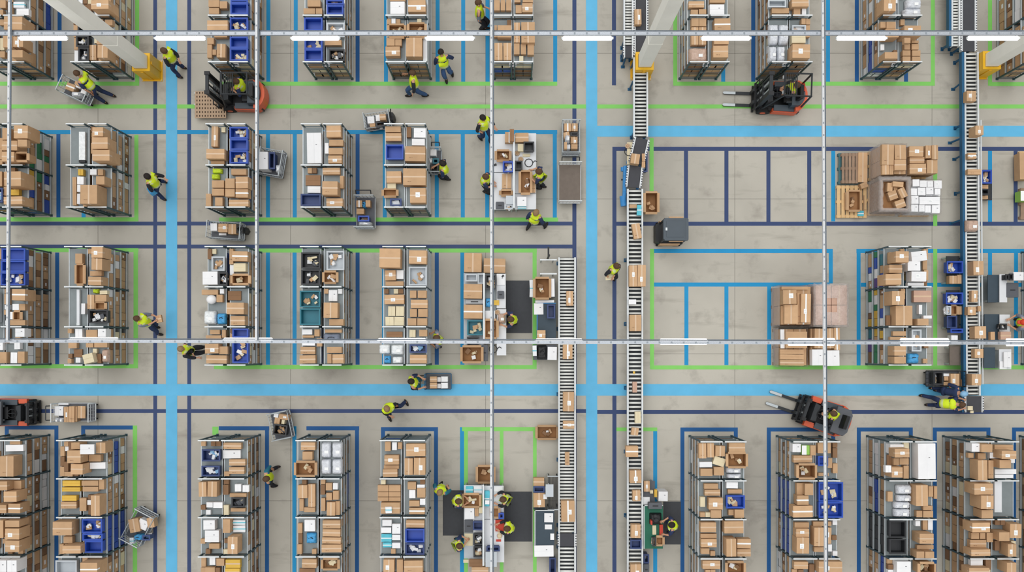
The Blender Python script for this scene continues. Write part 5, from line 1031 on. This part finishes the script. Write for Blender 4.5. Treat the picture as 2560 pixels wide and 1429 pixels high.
# ---------------------------------------------------------------- people
PENDING = []
def skinmesh(name, verts, edges, radii, root=0, sub=1):
    me = bpy.data.meshes.new(name); me.from_pydata([tuple(v) for v in verts], edges, [])
    o = bpy.data.objects.new(name, me); COL.objects.link(o)
    md = o.modifiers.new('skin', 'SKIN'); md.use_smooth_shade = True; md.branch_smoothing = .6
    for i, v in enumerate(me.skin_vertices[0].data):
        rr = radii[i]; v.radius = rr if isinstance(rr, tuple) else (rr, rr); v.use_root = (i == root)
    s = o.modifiers.new('sub', 'SUBSURF'); s.levels = s.render_levels = sub
    return o
NP = 0
def person(label, head, pelvis, fa, fb, face, ha, hb, vest='hivis', shirt='navy_cloth', legs='navy_cloth', hair='hair_brown', hz=1.62, pz=.92, handz=1.05, seated=False, baldcap=None):
    global NP
    NP += 1
    hd = P(*head, hz); hp = P(*pelvis, pz); A, B = P(*fa, .06), P(*fb, .06)
    if seated: A.z = B.z = .55
    th = -math.radians(face); fw = Vector((math.cos(th), math.sin(th), 0)); 
    sp = hd - hp
    # keep the trunk at a human length
    L = .72
    sd = sp.normalized(); neck = hp + sd * (L - .16); hd = hp + sd * L
    # legs stay within reach
    for f in (A, B):
        d = f - hp
        if d.length > .98: 
            q = d.normalized() * .98; f.x, f.y = hp.x + q.x, hp.y + q.y
            f.z = max(.06, hp.z - math.sqrt(max(.01, .98 ** 2 - (q.x ** 2 + q.y ** 2)))) if not seated else f.z
    upv = sd; side = upv.cross(fw).normalized()           # to the left of the person
    fr = side.cross(upv).normalized()
    org = Vector((hp.x, hp.y, 0)); T = lambda v: v - org
    HP, NK, HD = T(hp), T(neck), T(hd)
    sh = {}; el = {}; wr = {}
    hands = [P(*ha, handz), P(*hb, handz)]
    hands = [T(h) for h in hands]
    # nearest hand to each shoulder
    S = {1: NK - upv * .05 + side * .185, -1: NK - upv * .05 - side * .185}
    if (hands[0] - S[1]).length + (hands[1] - S[-1]).length > (hands[1] - S[1]).length + (hands[0] - S[-1]).length: hands = hands[::-1]
    HN = {1: hands[0], -1: hands[1]}
    EL = {}; WR = {}
    for s in (1, -1):
        d = HN[s] - S[s]; l = min(d.length, .52); HN[s] = S[s] + d.normalized() * l
        mid = S[s].lerp(HN[s], .52); drop = math.sqrt(max(0, .27 ** 2 - (l / 2) ** 2))
        EL[s] = mid + (-upv * .8 + side * s * .5 - fr * .2).normalized() * drop; WR[s] = HN[s]
    FT = {1: T(A), -1: T(B)}
    HIP = {s: HP + side * s * .1 - upv * .02 for s in (1, -1)}
    if (FT[1] - HIP[1]).length + (FT[-1] - HIP[-1]).length > (FT[-1] - HIP[1]).length + (FT[1] - HIP[-1]).length: FT = {1: FT[-1], -1: FT[1]}
    KN_ = {}
    for s in (1, -1):
        d = FT[s] - HIP[s]; l = d.length; b = math.sqrt(max(0, .47 ** 2 - (l / 2) ** 2)); KN_[s] = HIP[s].lerp(FT[s], .5) + (fr + Vector((0, 0, .3))).normalized() * min(b, .3)
    # body
    V = [HP, HP + upv * .16, HP + upv * .34, NK - upv * .04, NK + upv * .03, HD - upv * .03, HD + upv * .09]; E = [(0, 1), (1, 2), (2, 3), (3, 4), (4, 5), (5, 6)]; R = [.095, .1, .115, .095, .052, .092, .07]
    def add(v, r, p): V.append(v); R.append(r); E.append((p, len(V) - 1)); return len(V) - 1
    add(HD + fr * .095 - upv * .0, .018, 5)
    for s in (1, -1):
        i = add(S[s], .06, 3); i = add(EL[s], .042, i); i = add(WR[s], .028, i)
        dd = (WR[s] - EL[s]).normalized(); ax = dd.cross(side).normalized() if abs(dd.dot(side)) < .95 else fr; pal = add(WR[s] + dd * .055, .03, i)
        lat = dd.cross(ax).normalized()
        for k, (o, ln) in enumerate(((-.033, .06), (-.011, .072), (.011, .068), (.033, .052))):
            j = add(WR[s] + dd * (.095) + lat * o, .0095, pal); j = add(WR[s] + dd * (.095 + ln * .55) + lat * o * 1.15 - ax * .012, .0085, j); add(WR[s] + dd * (.09 + ln) + lat * o * 1.15 - ax * .035, .007, j)
        j = add(WR[s] + dd * .04 + lat * .045 * s, .011, i); add(WR[s] + dd * .085 + lat * .06 * s - ax * .015, .009, j)
        i = add(HIP[s], .06, 0); i = add(KN_[s], .045, i); i = add(FT[s] + Vector((0, 0, .05)), .034, i); add(FT[s] + fw * .13 + Vector((0, 0, -.02)), .032, i)
    root = skinmesh('person', V, E, R); root.location = org; root.scale = (1.06,) * 3
    tag(root, label, 'person')
    kids = []
    # trousers, shirt, vest
    tv = [HP - upv * .02, HP + upv * .12]; te = [(0, 1)]; tr = [.155, .14]
    for s in (1, -1):
        tv += [HIP[s], KN_[s], FT[s] + Vector((0, 0, .06))]; n = len(tv); te += [(0, n - 3), (n - 3, n - 2), (n - 2, n - 1)]; tr += [.115, .08, .062]
    kids.append(('trousers', skinmesh('trousers', tv, te, tr), legs))
    sv = [HP - upv * .01, HP + upv * .2, HP + upv * .36, NK - upv * .05, NK - upv * .005]; se = [(0, 1), (1, 2), (2, 3), (3, 4)]; sr = [.148, .142, .15, .122, .07]
    for s in (1, -1):
        sv += [S[s], EL[s], EL[s].lerp(WR[s], .75 if shirt in ('dark_cloth', 'teal_cloth') else -.25)]; n = len(sv); se += [(3, n - 3), (n - 3, n - 2), (n - 2, n - 1)]; sr += [.085, .062, .048]
    kids.append(('shirt', skinmesh('shirt', sv, se, sr), shirt))
    if vest:
        vv = [HP + upv * .0, HP + upv * .18, HP + upv * .36, NK - upv * .055]; ve = [(0, 1), (1, 2), (2, 3)]; vr = [.185, .185, .205, .175]
        for s in (1, -1): vv += [S[s].lerp(NK - upv * .05, -.22)]; n = len(vv); ve += [(3, n - 1)]; vr += [.122]
        vo = skinmesh('safety_vest', vv, ve, vr); kids.append(('safety_vest', vo, vest)); vo['_f'] = 1
        PENDING.append((vo, HP.copy(), upv.copy(), side.copy(), fr.copy()))
    for nm, o, mt in kids:
        o.parent = root; o.data.materials.append(M[mt])
    root.data.materials.append(M['skin'])
    Rm = Matrix((fr, side, upv)).transposed()
    hc = HD + upv * .03 - fr * .012
    ho = obj('hair' if not baldcap else 'cap', MB().ell(hc, (.125, .105, .115), 14, 7, 0, Rm @ Matrix.Rotation(-.35, 3, 'Y'), 0, 1.75, .06 if not baldcap else 0), baldcap or hair, root, None, 0, True)
    if baldcap: obj('peak', MB().ell(hc + fr * .12 + upv * .03, (.09, .08, .012), 10, 4, 0, Rm), baldcap, ho, None, 0, True)
    obj('eye', MB().ell(HD + fr * .092 + side * .035 + upv * .02, (.01, .012, .009), 6, 4).ell(HD + fr * .092 - side * .035 + upv * .02, (.01, .012, .009), 6, 4), 'hair_black', root)
    for s in (1, -1):
        obj('ear', MB().ell(HD + side * s * .098, (.025, .014, .035), 8, 5, 0, Rm), 'skin', root, None, 0, True)
        c = FT[s] + fw * .06; obj('shoe', MB().ell((c.x, c.y, c.z - .005), (.14, .052, .055), 10, 6, 0, Matrix.Rotation(th, 3, 'Z')).box(c.x - .01, c.y - .01, c.z - .06, c.x + .01, c.y + .01, c.z - .05), 'shoe', root, None, 0, True)
    return root
PP = person
PP('person in yellow vest and navy trousers leaning forward to push a wire trolley', (200, 190), (236, 222), (265, 256), (284, 240), 205, (210, 208), (228, 232), legs='navy_cloth', handz=.95, hz=1.45)
PP('person in yellow vest striding along the light blue lane beside a yellow column guard', (413, 130), (436, 153), (453, 192), (462, 170), 200, (448, 150), (425, 160), shirt='dark_cloth', legs='navy_cloth')
PP('person in yellow vest standing against the sixth rack, first row, reaching toward it', (1197, 10), (1200, 46), (1202, 72), (1211, 70), 0, (1220, 23), (1200, 54), shirt='grey_cloth', legs='dark_cloth')
PP('person in open yellow vest and jeans walking between racks, face turned up', (1103, 134), (1112, 168), (1115, 196), (1129, 180), 80, (1128, 146), (1096, 160), legs='jeans', hair='hair_black')
PP('person in yellow vest and jeans taking a wide step below the fifth rack, first row', (1031, 185), (1037, 218), (1027, 238), (1066, 238), 175, (1018, 187), (1033, 233), shirt='dark_cloth', legs='jeans')
PP('person in yellow vest standing at the upper corner of the second row white bench', (1208, 298), (1210, 322), (1198, 341), (1224, 352), 50, (1236, 318), (1200, 330), shirt='dark_cloth', legs='navy_cloth', hair='hair_black')
PP('person in yellow vest handling a bucket at the narrow picking trolley', (1107, 411), (1112, 430), (1113, 447), (1122, 448), 190, (1088, 417), (1104, 437), legs='dark_cloth', hair='hair_black')
PP('person in yellow vest working at the laptop side of the white bench', (1215, 444), (1211, 457), (1211, 478), (1217, 481), 15, (1232, 452), (1232, 466), legs='dark_cloth')
PP('person in yellow vest folding a carton on the white bench, wearing a blue glove', (1347, 431), (1353, 447), (1350, 470), (1361, 466), 190, (1333, 425), (1332, 449), legs='dark_cloth')
PP('balding person in yellow vest walking away from the foot of the white bench', (1340, 533), (1336, 555), (1319, 571), (1361, 567), 300, (1324, 552), (1354, 552), legs='dark_cloth', hair='hair_fair')
PP('person in yellow vest with a blue bag stepping onto the light blue lane', (371, 443), (395, 464), (412, 497), (414, 456), 205, (384, 474), (412, 446), shirt='dark_cloth', legs='navy_cloth', hair='hair_black')
PP('person in yellow vest holding a small carton beside the green line, third row', (347, 797), (375, 808), (395, 833), (388, 816), 10, (392, 792), (394, 802), shirt='grey_cloth', legs='navy_cloth')
PP('person in yellow vest bending toward the third rack near the light blue lane', (457, 872), (480, 876), (512, 878), (506, 867), 0, (488, 890), (495, 893), shirt='dark_cloth', legs='dark_cloth', hair='hair_fair')
PP('person in yellow vest standing on the dark mat packing a parcel, third row', (1277, 798), (1284, 799), (1286, 792), (1288, 808), 180, (1258, 788), (1258, 812), legs='dark_cloth')
PP('person in yellow vest and pale blue trousers picking from the fifth rack, third row', (1092, 845), (1099, 851), (1104, 846), (1100, 866), 180, (1082, 832), (1084, 862), legs='grey_cloth', shirt='grey_cloth')
PP('person in yellow vest reading a sheet between the blue lane and roller line', (1540, 667), (1529, 677), (1522, 684), (1530, 690), 60, (1518, 690), (1533, 692), shirt='dark_cloth', legs='dark_cloth')
PP('person in yellow vest pushing the flat blue trolley along the wide blue lane', (1030, 953), (1036, 955), (1036, 964), (1042, 948), 0, (1054, 944), (1056, 968), legs='teal_cloth', hair='hair_black')
PP('person in yellow vest standing beside the navy line with one leg stretched back', (969, 1021), (976, 1016), (1012, 1003), (972, 1040), 60, (984, 1017), (976, 1038), legs='navy_cloth', shirt='dark_cloth', hair='hair_fair')
PP('person in yellow vest striding between the third and fourth racks, fourth row', (667, 1195), (676, 1189), (696, 1167), (690, 1212), 170, (678, 1168), (672, 1180), legs='dark_cloth', shirt='teal_cloth')
PP('person in yellow vest and blue jacket beside the fifth rack, fourth row', (1100, 1229), (1104, 1217), (1104, 1207), (1118, 1216), 120, (1122, 1220), (1092, 1216), legs='dark_cloth', shirt='teal_cloth', hair='hair_fair')
PP('person in yellow vest reaching into an open carton on the fourth row bench', (1147, 1252), (1140, 1251), (1138, 1264), (1138, 1244), 0, (1164, 1242), (1164, 1258), legs='grey_cloth')
PP('person in yellow vest with orange cuffs at the green rolls, fourth row bench', (1258, 1247), (1268, 1245), (1272, 1236), (1272, 1258), 180, (1241, 1236), (1243, 1258), shirt='dark_cloth', legs='dark_cloth')
PP('person in yellow vest lifting a red tray at the fourth row bench', (1268, 1320), (1277, 1318), (1275, 1330), (1277, 1309), 180, (1247, 1308), (1248, 1324), legs='navy_cloth', shirt='dark_cloth')
PP('person in yellow vest with a navy sleeve at the black bins, fourth row bench', (1149, 1363), (1142, 1358), (1140, 1346), (1138, 1368), 0, (1166, 1352), (1162, 1344), legs='teal_cloth')
PP('person in yellow vest standing at the dark green workbench', (1678, 1311), (1684, 1314), (1680, 1328), (1682, 1300), 180, (1661, 1300), (1662, 1334), shirt='navy_cloth', legs='navy_cloth', hair='hair_black')
PP('person in yellow vest leaning far forward onto the end of the blue-framed line', (2391, 1010), (2346, 1007), (2303, 989), (2316, 1011), 0, (2410, 998), (2408, 1020), legs='navy_cloth', hz=1.35, handz=.9)
PP('person in yellow vest and red cap at the middle dark table', (2556, 805), (2549, 806), (2546, 798), (2546, 816), 180, (2525, 796), (2527, 815), legs='dark_cloth', baldcap='cap_red', shirt='grey_cloth')
PP('person in dark navy with a pale blue cap crouching beside the dark mesh trolley', (2380, 980), (2358, 977), (2327, 970), (2338, 975), 0, (2374, 970), (2379, 983), vest=None, shirt='navy_cloth', legs='navy_cloth', hz=1.0, pz=.7, handz=.8, baldcap='cap_blue')
PP('forklift driver in yellow vest seated in the truck with the perforated board', (594, 208), (610, 222), (585, 228), (585, 240), 180, (590, 216), (590, 230), legs='dark_cloth', hz=1.55, pz=.92, handz=1.2, seated=True)
PP('forklift driver in yellow vest seated in the truck with bare forks, green line', (1986, 217), (1966, 231), (1935, 235), (1935, 247), 180, (1958, 218), (1958, 232), legs='dark_cloth', shirt='dark_cloth', hz=1.55, pz=.92, handz=1.2, seated=True)
PP('forklift driver in yellow vest seated in the truck turned at an angle', (2082, 1034), (2080, 1041), (2056, 1026), (2054, 1038), 199, (2064, 1030), (2062, 1042), legs='dark_cloth', shirt='dark_cloth', hz=1.55, pz=.92, handz=1.2, seated=True)
for l, x, y, z, wz, rz in (('white paper sheet held by the person between the lane and rollers', 1524, 692, 1.08, (.3, .2), .1),):
    c = P(x, y, z); o = obj('paper_sheet', MB().box(-wz[0] / 2, -wz[1] / 2, 0, wz[0] / 2, wz[1] / 2, .004), 'cream', None, c, rz); tag(o, l, 'paper'); obj('printed_mark', MB().box(-.1, -.04, .0041, .08, -.03, .005), 'grey_dark', o)
c = P(400, 797, 1.0); o = obj('small_carton', box_mesh(.2, .26, .12, 'card'), 'card', None, c, .2); tag(o, 'small brown carton held by the person beside the green line', 'carton'); obj('tape', MB().box(-.1, -.02, .12, .1, .02, .1215), 'tape', o)
c = P(383, 478, .75); o = soft(.22, .32, .3, 'shoulder_bag', 'bag_blue', c); o.rotation_euler.z = .6; tag(o, 'bright blue bag carried by the person at the light blue lane', 'bag'); obj('strap', MB().path([(0, -.1, .28), (0, 0, .45), (0, .1, .28)], .015), 'bag_blue', o)
# fix the skins into plain meshes
bpy.context.view_layer.update()
dg = bpy.context.evaluated_depsgraph_get()
todo = [o for o in COL.objects if o.modifiers and o.modifiers[0].type == 'SKIN']
newm = {}
for o in todo:
    ev = o.evaluated_get(dg); newm[o.name] = bpy.data.meshes.new_from_object(ev, preserve_all_data_layers=False, depsgraph=dg)
for o in todo:
    old = o.data; o.modifiers.clear(); o.data = newm[o.name]
    if not len(o.data.materials):
        for mm in old.materials: o.data.materials.append(mm)
    bpy.data.meshes.remove(old)
for vo, hp, up, sd, fr in PENDING:
    me = vo.data; me.materials.append(M['silver'])
    for f in me.polygons:
        q = f.center - hp; t = q.dot(up); u = q.dot(sd); w = q.dot(fr)
        if .1 < t < .15 or (t > .34 and .085 < abs(u) < .12): f.material_index = 1
        if t > .3 and abs(u) < .05 and w > .03: f.material_index = 0
    if '_f' in vo: del vo['_f']
# the shared part names of copies keep Blender's own suffixes
# ---------------------------------------------------------------- light
w = bpy.data.worlds.new('world'); SC.world = w; w.use_nodes = True
bg = w.node_tree.nodes['Background']; bg.inputs['Color'].default_value = (1.0, .985, .96, 1); bg.inputs['Strength'].default_value = .68
sun = bpy.data.objects.new('roof_light', bpy.data.lights.new('roof_light', 'SUN')); COL.objects.link(sun)
sun.data.energy = 1.42; sun.data.angle = math.radians(50); sun.rotation_euler = (math.radians(-10), math.radians(-7), 0); sun.location = (0, 0, 30)
SC.render.film_transparent = False
